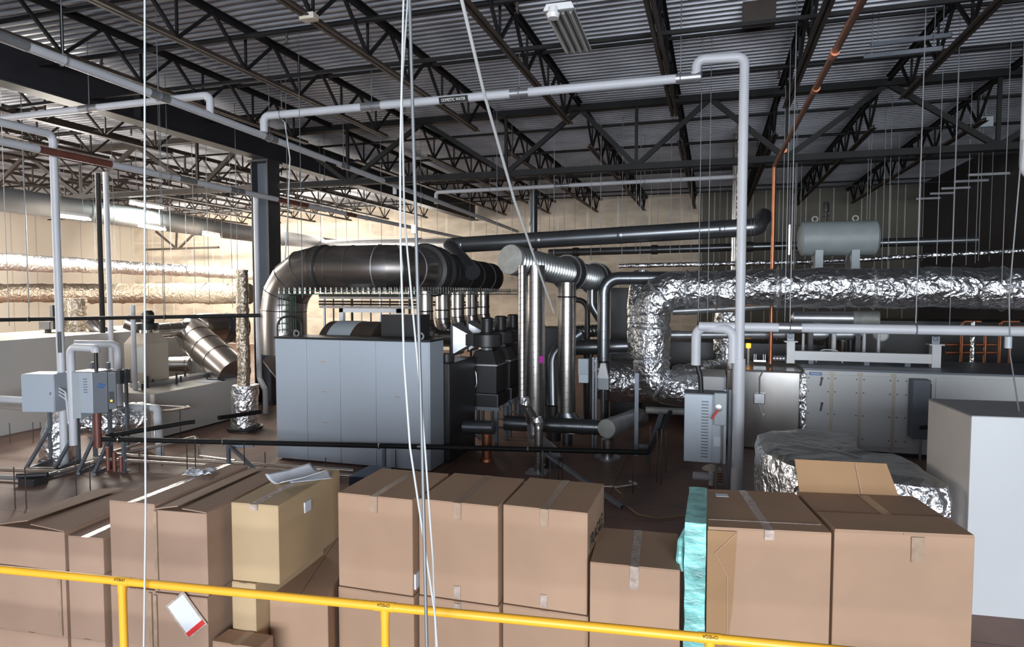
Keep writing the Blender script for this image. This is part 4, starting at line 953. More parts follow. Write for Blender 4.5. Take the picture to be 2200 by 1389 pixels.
for k, (x, y0_, y1_, D, r, m, l) in enumerate([(1726, 716, 752, 11.9, .025, M_white, 'thin white standpipe left of the skid post'), (1792, 716, 752, 11.9, .04, M_white, 'white standpipe by the middle of the skid'),
      (1783, 716, 752, 12.3, .09, M_rub, 'black standpipe behind the skid beam'), (1828, 712, 752, 12.3, .085, M_rub, 'black standpipe between the two white discs'), (1857, 716, 752, 11.9, .03, M_white, 'white standpipe right of the white discs'),
      (1888, 716, 750, 12.0, .03, M_white, 'white standpipe near the right of the skid'), (2092, 690, 772, 11.8, .04, M_foil, 'foil-wrapped standpipe right of the skid')]):
    a, b = at(x, y0_, D), at(x, y1_, D); solo('standpipe', MB().rod(V((a.x, a.y, zt_+.03 if a.y < YA+1.7 else 0)), a, r, 14), m, l, 'pipe')
for k, (x, l) in enumerate([(1816, 'round white motor end behind the skid beam, left one'), (1896, 'round white motor end behind the skid beam, right one')]):
    p_ = at(x, 720, 12.4); t = thing('pump_motor', l, 'motor', (p_.x, p_.y, zt_)); part('end_bell', MB().lathe(p_, p_+V((0, .2, 0)), [(0, .09), (.1, .115), (.2, .125), (1, .125)], 24), M_white, t); part('bracket', MB().box((p_.x-.05, p_.y+.05, 0), (p_.x+.05, p_.y+.15, p_.z-.1)), M_dark, t)
p_ = at(1608, 742, 11.7); t = thing('signal_tower', 'small amber signal lamp beside the white riser pipe', 'signal lamp', (p_.x, p_.y, 0)); part('post', MB().rod((p_.x, p_.y, 0), (p_.x, p_.y, p_.z-.05), .02, 8), M_cream, t); part('lamp', MB().rod((p_.x, p_.y, p_.z-.04), (p_.x, p_.y, p_.z+.04), .04, 14), M_amber, t, 'lit amber lens')
# ribbed hose and bracket on the roof of the unit
a = at(1660, 776, 11.4); t = thing('flexible_hose', 'grey ribbed hose lying on top of the air handling unit', 'hose', (a.x, a.y, zt_+.03)); part('hose', spiral([V((a.x, a.y, zt_+.09)), V((a.x+.45, a.y-.05, zt_+.10))], .045, .05, .014, 16), M_galv, t)
a = at(1760, 780, 11.2); solo('cable_loop', MB().tube([(a.x-.05, a.y, zt_+.04), (a.x-.02, a.y, zt_+.26), (a.x+.32, a.y, zt_+.26), (a.x+.36, a.y, zt_+.04)], .010, .16, 8), M_white, 'white cable loop standing on top of the air handling unit', 'cable')
a = at(1632, 770, 11.4); t = thing('channel_bracket', 'small zinc bracket with upright studs on the unit roof', 'bracket', (a.x, a.y, zt_+.03)); part('plate', MB().box((a.x-.1, a.y-.04, zt_+.03), (a.x+.1, a.y+.04, zt_+.06)), M_galv, t)
for k in (-.09, -.06, .06, .09): part('stud', MB().rod((a.x+k, a.y, zt_+.06), (a.x+k, a.y, zt_+.16), .006, 6), M_galv, t)
for (x, D, l) in ((1918, 11.4, 'small white junction box on the unit roof'),):
    a = at(x, 777, D); solo('junction_box', MB().box((a.x-.07, a.y-.05, zt_+.03), (a.x+.07, a.y+.05, zt_+.13)), M_grey, l, 'box', bevel=.004)
# copper and dark pipe clutter at far right
for k, (x, y0_, y1_) in enumerate([(2068, 690, 772), (2118, 700, 772), (2150, 690, 772), (2172, 700, 772)]):
    a = at(x, y0_, 12.4); solo('copper_riser', MB().tube([V((a.x, a.y, 0)), a, a+V((.3, 0, 0))], .028, .06, 10), M_copper, f'copper riser behind the right end of the unit, {ORD[k]} from the left', 'pipe', 'copper risers on the right')
for k, y_ in enumerate((740, 757)): hpipe(f'level copper pipe behind the unit at right, {["upper", "lower"][k]} one', at(2032, y_, 12.6), at(2140, y_, 12.4), .035, M_copper, 'copper_pipe')
hb = at(1560, 740, 13.6)
solo('machine_housing', MB().box((hb.x-2.2, hb.y, 0), (hb.x+1.9, hb.y+1.0, at(1560, 735, 13.6).z)), M_dark, 'wide dark housing behind the white pipe loop', 'machine', bevel=.01)
hb = at(2080, 720, 13.6)
solo('machine_housing', MB().box((hb.x-2.2, hb.y, 0), (6.7, hb.y+1.2, at(2080, 690, 13.6).z)), M_dark, 'dark machinery block behind the right end of the air handling unit', 'machine', bevel=.01)

# grey tank on its rack
ka, kb = at(1724, 513, 13.1), at(1880, 511, 12.7); q = (kb-ka).normalized()
tk = thing('expansion_tank', 'grey-green horizontal tank with domed ends above the big foil duct', 'tank', ((ka.x+kb.x)/2, ka.y, 3.0))
part('shell', MB().lathe(ka, kb, [(-.075, .05), (-.07, .16), (-.045, .26), (-.02, .32), (0, .345), (1, .345), (1.02, .32), (1.045, .25), (1.06, .1)], 36), M_tank, tk)
part('girth_seam', MB().bar(ka+V((.02, -.347, -.02)), kb+V((-.02, -.347, -.02)), .012, .012), M_tank, tk)
for x in (1757, 1834):
    f = (x-1724)/156; p_ = ka.lerp(kb, f); part('saddle', MB().box((p_.x-.07, p_.y-.3, 2.98), (p_.x+.07, p_.y+.25, p_.z-.24)), M_greym, tk)
for f, h in ((.17, .1), (.73, .1)): p_ = ka.lerp(kb, f); part('lifting_eye', MB().torus((p_.x, p_.y, p_.z+.39), (0, 1, 0), .05, .016, 16, 6), M_disc, tk)
p_ = ka.lerp(kb, .32); gv = part('relief_valve', MB().lathe((p_.x, p_.y, p_.z+.33), (p_.x, p_.y, p_.z+.72), [(0, .03), (.25, .03), (.27, .06), (.33, .06), (.35, .03), (.5, .03), (.52, .06), (.9, .06), (1, .045)], 14), M_dark, tk)
p_ = ka.lerp(kb, -.1); part('sight_glass', MB().rod((p_.x-.12, p_.y-.1, p_.z-.32), (p_.x-.12, p_.y-.1, p_.z+.28), .025, 10).rod((p_.x-.12, p_.y-.1, p_.z-.25), (p_.x+.2, p_.y, p_.z-.25), .015, 8).rod((p_.x-.12, p_.y-.1, p_.z+.25), (p_.x+.2, p_.y, p_.z+.25), .015, 8), M_steelb, tk)
part('drain_pipe', MB().tube([ka.lerp(kb, .1)+V((0, 0, -.5)), ka.lerp(kb, .6)+V((0, -.05, -.5)), ka.lerp(kb, .62)+V((0, -.05, -.32))], .03, .06, 10), M_steelb, tk)
rkk = thing('tank_rack', 'zinc strut rack hung from rods that carries the grey-green tank', 'rack', ((ka.x+kb.x)/2, ka.y, 2.93))
for dy in (-.25, .2): part('strut_beam', MB().box((ka.x-.2, ka.y+dy-.02, 2.93), (kb.x+.2, ka.y+dy+.02, 2.98)), M_strut, rkk)
for X in (ka.x-.18, kb.x+.18):
    for dy in (-.25, .2): part('hanger_rod', MB().rod((X, ka.y+dy, 2.9), (X, ka.y+dy, ZD), .007, 6), M_wire, rkk)
# strut bars on the dark right wall
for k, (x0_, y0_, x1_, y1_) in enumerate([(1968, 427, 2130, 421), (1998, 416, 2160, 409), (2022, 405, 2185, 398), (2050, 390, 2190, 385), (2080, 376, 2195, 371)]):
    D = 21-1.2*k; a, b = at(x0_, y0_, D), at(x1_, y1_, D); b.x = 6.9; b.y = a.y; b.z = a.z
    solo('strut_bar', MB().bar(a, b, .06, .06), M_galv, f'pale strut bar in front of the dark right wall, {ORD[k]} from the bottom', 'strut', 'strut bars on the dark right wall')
# ================================================================== left bay machinery
a0, a1 = onx(0, 733, -12.05), onx(140, 728, -12.05)
solo('air_handler', MB().box((-14.2, 4.0, .0), (-12.05, 14.0, 1.70)), M_ahul, 'long grey air handling unit at the far left behind the control boxes', 'air handling unit', bevel=.01)
u = thing('air_handler', 'low pale air handling unit left of the steel column', 'air handling unit', (-9.6, 10, 0))
Z2 = onx(322, 848, -9.15).z
part('casing', MB().box((-10.7, 8.82, .03), (-9.15, 11.2, Z2)), M_ahul, u, bevel=.008); part('base_rail', MB().box((-10.68, 8.84, 0), (-9.17, 11.1, .03)), M_dark, u)
part('end_strip', MB().box((-9.22, 8.805, .05), (-9.14, 8.83, Z2-.01)), M_white, u)
for k, (x, y_, D) in enumerate([(455, 820, 12), (470, 826, 11.9)]): p_ = at(x, y_, D); part('film_sheet', MB().box((-9.6, 10.2+k*.3, Z2), (-9.2, 10.6+k*.3, Z2+.012)), M_grey, u)
for k in range(7):
    Y = 9.1+k*.26; part('stud', MB().rod((-9.7-(k % 3)*.15, Y, Z2), (-9.7-(k % 3)*.15, Y, Z2+.12+.1*(k % 2)), .018, 8), M_dark, u)
part('grille_bar', MB().box((-10.2, 9.3, Z2), (-9.9, 11.0, Z2+.07)), M_galv, u)
# elbow duct of brown stainless
t = thing('elbow_duct', 'fat brown-tinted steel duct elbow sloping down behind the low pale unit', 'duct', (at(470, 760, 12.4).x, 13, .8))
P = path([at(520, 704, 15.8), at(470, 704, 15.3), at(398, 706, 14.4), at(505, 806, 13.2)], .62, 5)
ringed(t, P[:3], .35, M_dgalv, [.3, .7], 'ribbed_section', 28); ringed(t, P[2:], .345, M_steel, [.32, .48, .62, .78], 'elbow', 28, .012, .04)
q0, q1 = at(428, 788, 14.4), at(428, 788, 14.4)+V((.05, .4, 0))
t = thing('capped_duct', 'short duct end with a pale round disc beside the low pale unit', 'duct', (q0.x, q0.y, 1.0)); part('end_cap', MB().lathe(q0, q0+(q1-q0)*.1, [(0, .25), (.3, .262), (1, .262)], 32), M_disc, t, 'pale round disc'); part('pipe_body', MB().rod(q0+(q1-q0)*.1, q1, .255, 28), M_steelb, t); part('leg', MB().rod((q0.x, q0.y+.2, 0), (q0.x, q0.y+.2, 1.0), .03, 8), M_strut, t)
def sduct(label, P, r, m, beads=(), fil=.2):
    P = [V(p) for p in P]; c_ = min(P, key=lambda q: q.z); t = thing('round_duct', label, 'duct', c_); ringed(t, path(P, fil, 4), r, m, beads, 'duct_section', 24, .012, .04); return t
sduct('bright silver duct lying level left of the pale disc', [at(330, 782, 14.6), at(412, 781, 14.5)], .165, M_steelb, [.1, .9])
sduct('bright silver duct running level with a bend at its left end, under the black pipe', [at(305, 700, 13.4)+V((-.3, -.1, .1)), at(330, 712, 13.6), at(420, 704, 14.2)], .155, M_steelb, [.3, .62, .8], .25)
sduct('copper-tinted duct bent beside the far-left foil riser', [at(196, 690, 14), at(214, 712, 14), at(244, 720, 14.3)], .15, M_steel, [.4, .7], .2)
# cream fan unit
p_ = at(292, 760, 12.2); bx0, bx1, by = at(258, 760, 12.2).x, at(318, 760, 12.2).x, p_.y
def zz(y): return at(292, y, 12.2).z
t = thing('filter_fan', 'cream filter box with a black fan motor on top, left of the fat duct elbow', 'fan', ((bx0+bx1)/2, by, 0))
xc = (bx0+bx1)/2
part('filter_box', MB().box((bx0, by, zz(820)), (bx1, by+.55, zz(738))), M_cream, t, bevel=.008)
part('side_door', MB().box((xc+.03, by-.015, zz(800)), (bx1-.02, by, zz(745))), M_ahu, t)
part('hopper', MB().loft([[V((x, y, zz(738))) for x, y in ((bx0, by), (bx1, by), (bx1, by+.55), (bx0, by+.55))], [V((x, y, zz(716))) for x, y in ((bx0+.12, by+.1), (bx1-.12, by+.1), (bx1-.12, by+.45), (bx0+.12, by+.45))]]), M_cream, t)
part('fan_housing', MB().lathe((xc, by+.28, zz(709)), (xc, by+.28, zz(694)), [(0, .2), (.1, .22), (.9, .22), (1, .2)], 22), M_dark, t); part('fan_neck', MB().rod((xc, by+.28, zz(717)), (xc, by+.28, zz(708)), .12, 18), M_steelb, t)
part('motor', MB().lathe((xc+.05, by+.28, zz(694)), (xc+.05, by+.28, zz(667)), [(0, .10), (.1, .11), (.8, .11), (1, .07)], 16), M_rub, t)
for a in (bx0+.05, bx1-.05): part('leg', MB().rod((a, by+.1, 0), (a, by+.1, zz(820)), .03, 8), M_strut, t)
# further units on the long grey handler
p_ = at(110, 690, 13.5)
t = thing('fan_unit', 'brown fan box on a cream hood beyond the far-left air handling unit', 'fan', (p_.x, p_.y, 1.7)); part('fan_box', MB().box((p_.x-.35, p_.y, at(110, 707, 13.5).z), (p_.x-.05, p_.y+.3, at(110, 691, 13.5).z)), M_dark, t); part('hood', MB().loft([[V((p_.x+a*.42-.1, p_.y+b*.3, 1.7)) for a, b in ((-1, -1), (1, -1), (1, 1), (-1, 1))], [V((p_.x+a*.32-.1, p_.y+b*.2, at(110, 715, 13.5).z)) for a, b in ((-1, -1), (1, -1), (1, 1), (-1, 1))]]), M_cream, t)
part('neck', MB().rod((p_.x-.1, p_.y, at(110, 715, 13.5).z), (p_.x-.1, p_.y, at(110, 707, 13.5).z), .06), M_dark, t); part('post', MB().box((p_.x-.03, p_.y, at(110, 707, 13.5).z), (p_.x+.05, p_.y+.08, at(110, 655, 13.5).z)), M_dark, t)
# foil risers
for x0_, x1_, l in ((140, 150, 'foil-wrapped riser left of the white drop pipe, behind it'), (166, 166, 'foil-wrapped riser right of the white drop pipe, behind it')):
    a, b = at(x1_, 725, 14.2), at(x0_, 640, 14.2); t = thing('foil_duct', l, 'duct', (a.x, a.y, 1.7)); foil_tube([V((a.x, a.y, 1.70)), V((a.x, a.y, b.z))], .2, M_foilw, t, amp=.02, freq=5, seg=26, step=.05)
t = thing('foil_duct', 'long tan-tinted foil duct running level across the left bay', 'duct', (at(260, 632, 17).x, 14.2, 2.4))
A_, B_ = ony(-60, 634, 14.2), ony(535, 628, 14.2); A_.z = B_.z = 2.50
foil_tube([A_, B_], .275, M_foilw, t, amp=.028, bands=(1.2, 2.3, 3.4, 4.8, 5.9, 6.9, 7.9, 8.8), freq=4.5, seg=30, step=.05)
t = thing('foil_duct', 'bright silver foil duct high in the left bay, sloping away', 'duct', (-16.5, 17, 3.0)); foil_tube([at(-40, 560, 13.8), at(430, 582, 23.5), at(445, 584, 24), at(548, 592, 27.5)], [0][0] or .2, M_foil, t, amp=.03, freq=4, seg=26, step=.08)
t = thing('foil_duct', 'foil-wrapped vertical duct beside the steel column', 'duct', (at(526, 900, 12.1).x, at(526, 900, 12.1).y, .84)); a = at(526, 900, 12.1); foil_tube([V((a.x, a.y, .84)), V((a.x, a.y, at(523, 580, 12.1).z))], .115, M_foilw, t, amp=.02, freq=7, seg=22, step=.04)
t = thing('round_duct', 'large grey round duct running away high in the left bay', 'duct', (-17, 15, 4.3))
a, b = at(-30, 423, 13.8), at(720, 527, 28.5); part('duct_section', MB().sweep([a, b], .27, 28), mat('pale grey duct jacket', (.20, .20, .205), .55, .1, (1, .1)), t)
for f in (.16, .42, .73): q = a.lerp(b, f); dd = (b-a).normalized(); part('band', MB().torus(q, dd, .27, .02, 28, 6), M_greyd, t)
hpipe('steel duct running level on the back wall behind the huge steel duct', at(690, 530, 27), at(985, 528, 23), .28, M_galv, 'round_duct', 'duct', (.7,))
# floor foil elbow (left) and duct behind humidifier
t = thing('foil_duct', 'foil-wrapped elbow standing on the floor below the left control boxes', 'duct', (-9.2, 7.6, 0))
a = at(128, 985, 10.1); P = path([V((a.x, a.y, 0)), V((a.x, a.y, .62)), at(240, 905, 10.4), at(308, 895, 10.7)], .42, 8)
foil_tube(P, .25, M_foil, t, amp=.03, freq=4, seg=34)
t = thing('foil_duct', 'foil-capped duct stub with coil at its foot, right of the low pale unit', 'duct', (at(524, 915, 12.6).x, at(524, 915, 12.6).y, 0)); a = at(526, 900, 12.1)
foil_tube([V((a.x, a.y, 0)), V((a.x, a.y, .60)), V((a.x+.02, a.y, .76)), V((a.x+.02, a.y, .84))], .24, M_foil, t, amp=.03, freq=4, seg=26); part('hose_coil', MB().torus((a.x, a.y, .05), (0, 0, 1), .29, .035, 28, 8), M_dark, t)

# left control box on its stand
def stand(t, xa, xb, y, ztop, yb=.42):
    for X in (xa, xb):
        part('strut_post', MB().box((X-.02, y-.02, 0), (X+.02, y+.02, ztop)), M_strut, t)
        part('brace', MB().bar((X, y-.02, .50), (X, y-yb, .03), .035, .035), M_strut, t)
        part('foot_rail', MB().box((X-.02, y-yb, 0), (X+.02, y+.05, .035)), M_strut, t)
    part('cross_rail', MB().box((xa, y-yb, 0), (xb, y-yb+.04, .035)), M_galv, t)
ex0, ex1 = at(48, 840, 9.6), at(102, 840, 9.6); ey = (ex0.y+ex1.y)/2
t = thing('control_box', 'plain blue-grey control box on a strut stand at far left', 'control box', (ex0.x, ey, 0))
dirx = V((RT.x, RT.y, 0)); diry = V((-RT.y, RT.x, 0))
def obox(mb, c_, w_, d_, z0, z1):
    q = [c_, c_+dirx*w_, c_+dirx*w_+diry*d_, c_+diry*d_]
    return mb.loft([[V((p.x, p.y, z0)) for p in q], [V((p.x, p.y, z1)) for p in q]])
z0, z1 = at(75, 881, 9.6).z, at(75, 800, 9.6).z; rx = V((1, .25, 0)).normalized(); ry = V((-.25, 1, 0)).normalized()
def rbox(mb, c_, w_, d_, z0, z1, ox=0, oy=0):
    c_ = c_+rx*ox+ry*oy; q = [c_, c_+rx*w_, c_+rx*w_+ry*d_, c_+ry*d_]
    return mb.loft([[V((p.x, p.y, z0)) for p in q], [V((p.x, p.y, z1)) for p in q]])
c_ = at(47, 840, 9.45)
part('case', rbox(MB(), c_, .49, .34, z0, z1), M_grey, t, bevel=.006); part('door', rbox(MB(), c_, .48, .012, z0+.01, z1-.01, .005, -.014), M_grey, t, bevel=.003)
part('door_lock', rbox(MB(), c_, .02, .02, (z0+z1)/2-.02, (z0+z1)/2+.02, .44, -.03), M_galv, t)
for k in range(3): part('conduit', MB().tube([c_+rx*.47+ry*.1+V((0, 0, 0)) - V((0, 0, c_.z-z0-.35+.05*k)), c_+rx*.60+ry*.08-V((0, 0, c_.z-z0-.28+.05*k)), c_+rx*(.62+.02*k)+ry*.08-V((0, 0, c_.z-z0+.15))], .012, .06, 8), M_pvc, t)
for o_ in (.12, .55):
    q = c_+rx*o_+ry*.36; part('strut_post', MB().bar((q.x, q.y, 0), (q.x, q.y, z1-.05), .045, .045, (0, 1, 0)), M_strut, t)
    e = q-ry*.48; part('brace', MB().bar((q.x, q.y, .52), (e.x, e.y, .03), .04, .04), M_strut, t); part('foot_rail', MB().bar((q.x, q.y, .02), (e.x, e.y, .02), .04, .04), M_strut, t)
q, e = c_+rx*.10-ry*.12, c_+rx*.57-ry*.12; part('cross_rail', MB().bar((q.x, q.y, .025), (e.x, e.y, .025), .045, .05), M_galv, t)
# left humidifier
rx = V((1, .12, 0)).normalized(); ry = V((-.12, 1, 0)).normalized()
c_ = at(172, 840, 9.15); z0, z1 = at(190, 887, 9.15).z, at(190, 799, 9.15).z
t = thing('steam_humidifier', 'two-tone humidifier cabinet with blue mark and black hose, left side', 'humidifier', (c_.x, c_.y, 0))
rx2 = V((1, .95, 0)).normalized()
part('left_case', rbox(MB(), c_, .13, .36, z0-.08, z1+.01, -.13, .0), M_greym, t, bevel=.005)
w1 = at(203, 840, 9.15); w1 = (w1-c_).length
part('front_cover', rbox(MB(), c_, w1, .36, z0, z1, 0, 0), M_grey, t, bevel=.006)
for k in range(6): part('louvre', rbox(MB(), c_, .06, .006, z1-.10-k*.037, z1-.088-k*.037, .06, -.006), M_greyd, t)
s0 = c_+rx*w1; s1 = s0+rx2*.0
sd2 = V((1, .55, 0)).normalized(); nrm = V((sd2.y, -sd2.x, 0))
def sbox(mb, u0, u1, th, z0, z1):
    q = [s0+sd2*u0+nrm*th, s0+sd2*u1+nrm*th, s0+sd2*u1-nrm*.02, s0+sd2*u0-nrm*.02]
    return mb.loft([[V((p.x, p.y, z0)) for p in q], [V((p.x, p.y, z1)) for p in q]])
part('side_panel', sbox(MB(), 0, .19, .0, z0, z1), M_slate, t, 'slate side panel', bevel=.003); part('side_door', sbox(MB(), .195, .30, .0, z0+.05, z1-.01), M_slate, t, bevel=.003)
part('display', sbox(MB(), .21, .27, .008, z0+.14, z0+.30), M_ink, t); part('indicator_lamp', sbox(MB(), .225, .25, .012, z0+.16, z0+.185), M_amber, t)
for k, (o_, zz_) in enumerate(((.05, .42), (.07, .455))):
    wv = [s0+sd2*(o_+i*.02)+nrm*.004+V((0, 0, z0-c_.z+zz_-.0+.012*math.sin(i*1.3))) for i in range(6)]
    wv = [V((p.x, p.y, z0+zz_-.05+.012*math.sin(i*1.3))) for i, p in enumerate(wv)]
    part('wave_mark', MB().sweep(wv, [.004, .009, .011, .011, .009, .003], 6), M_blue, t, 'blue wave mark')
part('top_sheet', rbox(MB(), c_, w1+.14, .36, z1, z1+.012, -.1, 0), M_galv, t)
q = c_+rx*(w1-.04)+ry*.12; part('black_hose', MB().rod((q.x, q.y, z1), (q.x, q.y, z1+.27), .026, 12), M_rub, t, 'black rubber hose')
hq = V((q.x, q.y, z1+.27))
for o_ in (-.14, .12):
    q = c_+rx*o_+ry*.38; part('strut_post', MB().bar((q.x, q.y, 0), (q.x, q.y, z1+.1), .045, .045, (0, 1, 0)), M_strut, t); e = q-ry*.42+rx*.1
    part('brace', MB().bar((q.x, q.y, .46), (e.x, e.y, .03), .04, .04), M_strut, t); part('foot_rail', MB().bar((q.x, q.y, .02), (e.x, e.y, .02), .04, .05), M_strut, t)
part('copper_drain', MB().rod((c_.x+.12, c_.y+.15, .35), (c_.x+.12, c_.y+.15, z0), .05, 14), M_copperr, t)
for k in range(3): part('copper_leg', MB().rod((c_.x+.18+.12*k, c_.y+.25, .0), (c_.x+.18+.12*k, c_.y+.25, .34-.06*k), .03, 10), M_copperr, t)
b0 = at(153, 800, 9.4); t = solo('pipe_loop', MB().tube([V((b0.x, b0.y, .35)), V((b0.x, b0.y, at(153, 745, 9.4).z)), V((hq.x, hq.y, at(153, 745, 9.4).z)), hq], .055, .11, 14), M_pvc, 'white pipe loop into the black hose of the left humidifier', 'pipe')
b1 = at(255, 800, 10.4); zt3 = at(255, 738, 10.4).z; solo('pipe_loop', MB().tube([at(160, 738, 10.2), V((b1.x, b1.y, zt3)), V((b1.x, b1.y, .75))], .055, .11, 14), M_pvc, 'second white pipe loop behind the left humidifier', 'pipe')
b2 = at(254, 820, 10.2); t = thing('control_box', 'small grey control box on a strut behind the left humidifier', 'control box', (b2.x, b2.y, 0)); part('case', MB().box((b2.x-.12, b2.y, at(254, 824, 10.2).z), (b2.x+.04, b2.y+.2, at(254, 795, 10.2).z)), M_greyd, t, bevel=.004); part('strut_post', MB().box((b2.x+.06, b2.y+.05, 0), (b2.x+.1, b2.y+.09, at(254, 792, 10.2).z)), M_strut, t)

# ================================================================== pipes
def ins_pipe(label, P, r, m=M_pvc, fil=.1, name='white_pipe', sleeves=(), browns=(), cat='pipe', hang=(), group=None):
    P = [V(p) for p in P]; c_ = min(P, key=lambda q: q.z); t = thing(name, label, cat, c_, group)
    part('pipe_body', MB().tube(P, r, fil, 16, 6), m, t)
    for s, f, L_ in sleeves:
        a, b = P[s], P[s+1]; q = a.lerp(b, f); d_ = (b-a).normalized()*L_/2; part('saddle_sleeve', MB().rod(q-d_, q+d_, r*1.08, 16), M_galv, t)
    for s, f, L_ in browns:
        a, b = P[s], P[s+1]; q = a.lerp(b, f); d_ = (b-a).normalized()*L_/2; part('bare_section', MB().rod(q-d_, q+d_, r*1.02, 14), M_copperr, t, 'bare red-brown section')
    for k, (s, f) in enumerate(hang):
        q = P[s].lerp(P[s+1], f); d_ = (P[s+1]-P[s]).normalized(); hg = part('clevis_hanger', MB().torus(q, d_, r*1.25, .006, 16, 5), M_wire, t)
        part('hanger_rod', MB().rod(q+V((0, 0, r*1.25)), V((q.x, q.y, ZD)), .0065, 6), M_wire, hg)
    return t
# domestic water main across
ym = 8.6; zA, zB = ony(590, 247, ym).z, ony(1447, 170, ym).z; zm = (zA+zB)/2
xL, xJ, xR = ony(567, 250, ym).x, ony(1496, 165, ym).x, ony(1600, 122, ym).x
zl = onx(567, 300, -6.7).z; rf = onz(1591, 1040, 0)
dw = ins_pipe('long white pipe tagged DOMESTIC WATER, crossing below the joists and dropping to the floor', [(xL, ym, 5.02), (xL, ym, zA), (xJ, ym, zB), (xJ, ym, ony(1497, 128, ym).z), (xR, ym, ony(1600, 122, ym).z), (xR, ym, 0)], .058, fil=.09, sleeves=((1, .29, .32), (1, .64, .26), (1, .985, .3)), hang=((1, .29), (1, .64), (1, .97), (1, .05)))
part('lower_sleeve', MB().rod((xR, ym, 0), (xR, ym, ony(1590, 770, ym).z), .075, 18), M_pvc, dw)
q = ony(977, 215, ym); dpx = (V((xJ, ym, zB))-V((xL, ym, zA))).normalized(); nrm = V((0, -1, 0))
L0 = (q.x-xL)/(xJ-xL); q = V((xL, ym, zA)).lerp(V((xJ, ym, zB)), L0); nv = V((.0, -.92, -.39)); upv = V((0, -.39, .92))
lab = part('pipe_tag', MB().loft([[q+dpx*s*.215+nv*.0605+upv*.042*u for s, u in ((-1, -1), (1, -1), (1, 1), (-1, 1))], [q+dpx*s*.215+nv*.05+upv*.042*u for s, u in ((-1, -1), (1, -1), (1, 1), (-1, 1))]]), M_ink, dw, 'black DOMESTIC WATER tag')
text('DOMESTIC WATER', 'tag_lettering', M_wink, lab, q+nv*.0615, dpx, upv, .058, xs=.72)
# Y-running mains
XM = -6.7
bpm = ins_pipe('white pipe running away beside the deep girder', [onx(-60, 55, XM), onx(1112, 497, XM)], .052, sleeves=((0, .02, .3), (0, .12, .3), (0, .24, .3), (0, .36, .3)), hang=((0, .05), (0, .12), (0, .24), (0, .36), (0, .55)))
q = onx(452, 248, XM); za = ony(440, 205, q.y).z
ins_pipe('white branch pipe crossing under the girder at upper left', [q, V((q.x, q.y, za)), V((q.x-5.2, q.y, za-.02))], .05, fil=.08, sleeves=((1, .42, .35),), hang=((1, .42), (1, .82)))
XD = -9.2; pt = onx(115, 322, XD)
dpp = ins_pipe('white drop pipe at the left with a run coming toward the viewer', [V((XD, 3.2, pt.z+.22)), V((XD, pt.y, pt.z+.22)), V((XD, pt.y, 0.0))], .055, fil=.1)
pz = onx(300, 366, XD); pe = onx(1000, 505, XD)
ins_pipe('white pipe with bare brown sections running away left of the column', [V((XD+.13, 3.2, pz.z-.02)), V((XD+.13, 24.5, pz.z-.05))], .055, browns=((0, .2, 1.15), (0, .445, 1.1), (0, .56, .5)), sleeves=((0, .30, .4), (0, .36, .4)), hang=((0, .12), (0, .28), (0, .36), (0, .6)))
yq = 13.4; A_, B_ = ony(188, 419, yq), ony(848, 383, yq)
ins_pipe('thin white pipe crossing in front of the column', [V((A_.x-.2, yq, A_.z-.25)), A_, B_, V((B_.x, yq, B_.z-.35))], .045, fil=.06, hang=((1, .3), (1, .8)))
yq = 16.0; A_, B_ = ony(937, 413, yq), ony(1585, 379, yq)
ins_pipe('thin white pipe crossing beyond the cross truss', [V((A_.x, yq, A_.z-.3)), A_, B_], .05, fil=.07, hang=((1, .2), (1, .45), (1, .72)), sleeves=((1, .45, .4),))
# right-hand loop
yr = 8.3; za = ony(1700, 707, yr).z; x1 = ony(1652, 707, yr).x
ins_pipe('level white pipe running to the right edge in front of the foil duct', [V((ony(1500, 712, yr).x, yr+.35, za+.0)), V((5.5, yr+.35, za+.0))], .058, sleeves=((0, .19, .26),), hang=((0, .19), (0, .43)))
hzp = V((hx0+.14, hy+.15, z1)); ztop = ony(1500, 712, hy).z
hose_top = V((hx0+.13, hy+.15, at(1500, 780, 8.6).z)); 
ins_pipe('white pipe loop from the right humidifier hose to the white riser', [hose_top, V((hose_top.x, hose_top.y, za-.01)), V((ony(1582, 712, hy-.1).x-.03, hy+.05, za-.03)), V((ony(1582, 712, hy-.1).x-.03, hy+.05, ony(1585, 780, hy).z))], .06, fil=.12, hang=())
# copper pipe
cp = at(1664, 356, 11.0)
t = thing('copper_pipe', 'copper pipe running along the roof then dropping beside the white riser', 'pipe', (cp.x, cp.y, zt_))
part('pipe_body', MB().tube([V((cp.x, cp.y-.05, cp.z)), V((cp.x, cp.y, cp.z)), V((cp.x, cp.y, zt_+.02))], .032, .04, 12), M_copper, t); part('roof_run', MB().rod(V((cp.x+.1, 1.0, cp.z+.08)), V((cp.x, cp.y-.04, cp.z)), .032, 12), M_oldcu, t, 'tarnished dark copper run')
for Y in (6.5, 7.6, 10.8): part('coupling', MB().rod((cp.x+.045, Y, cp.z+.03), (cp.x+.045, Y+.12, cp.z+.03), .04, 12), M_copper, t)
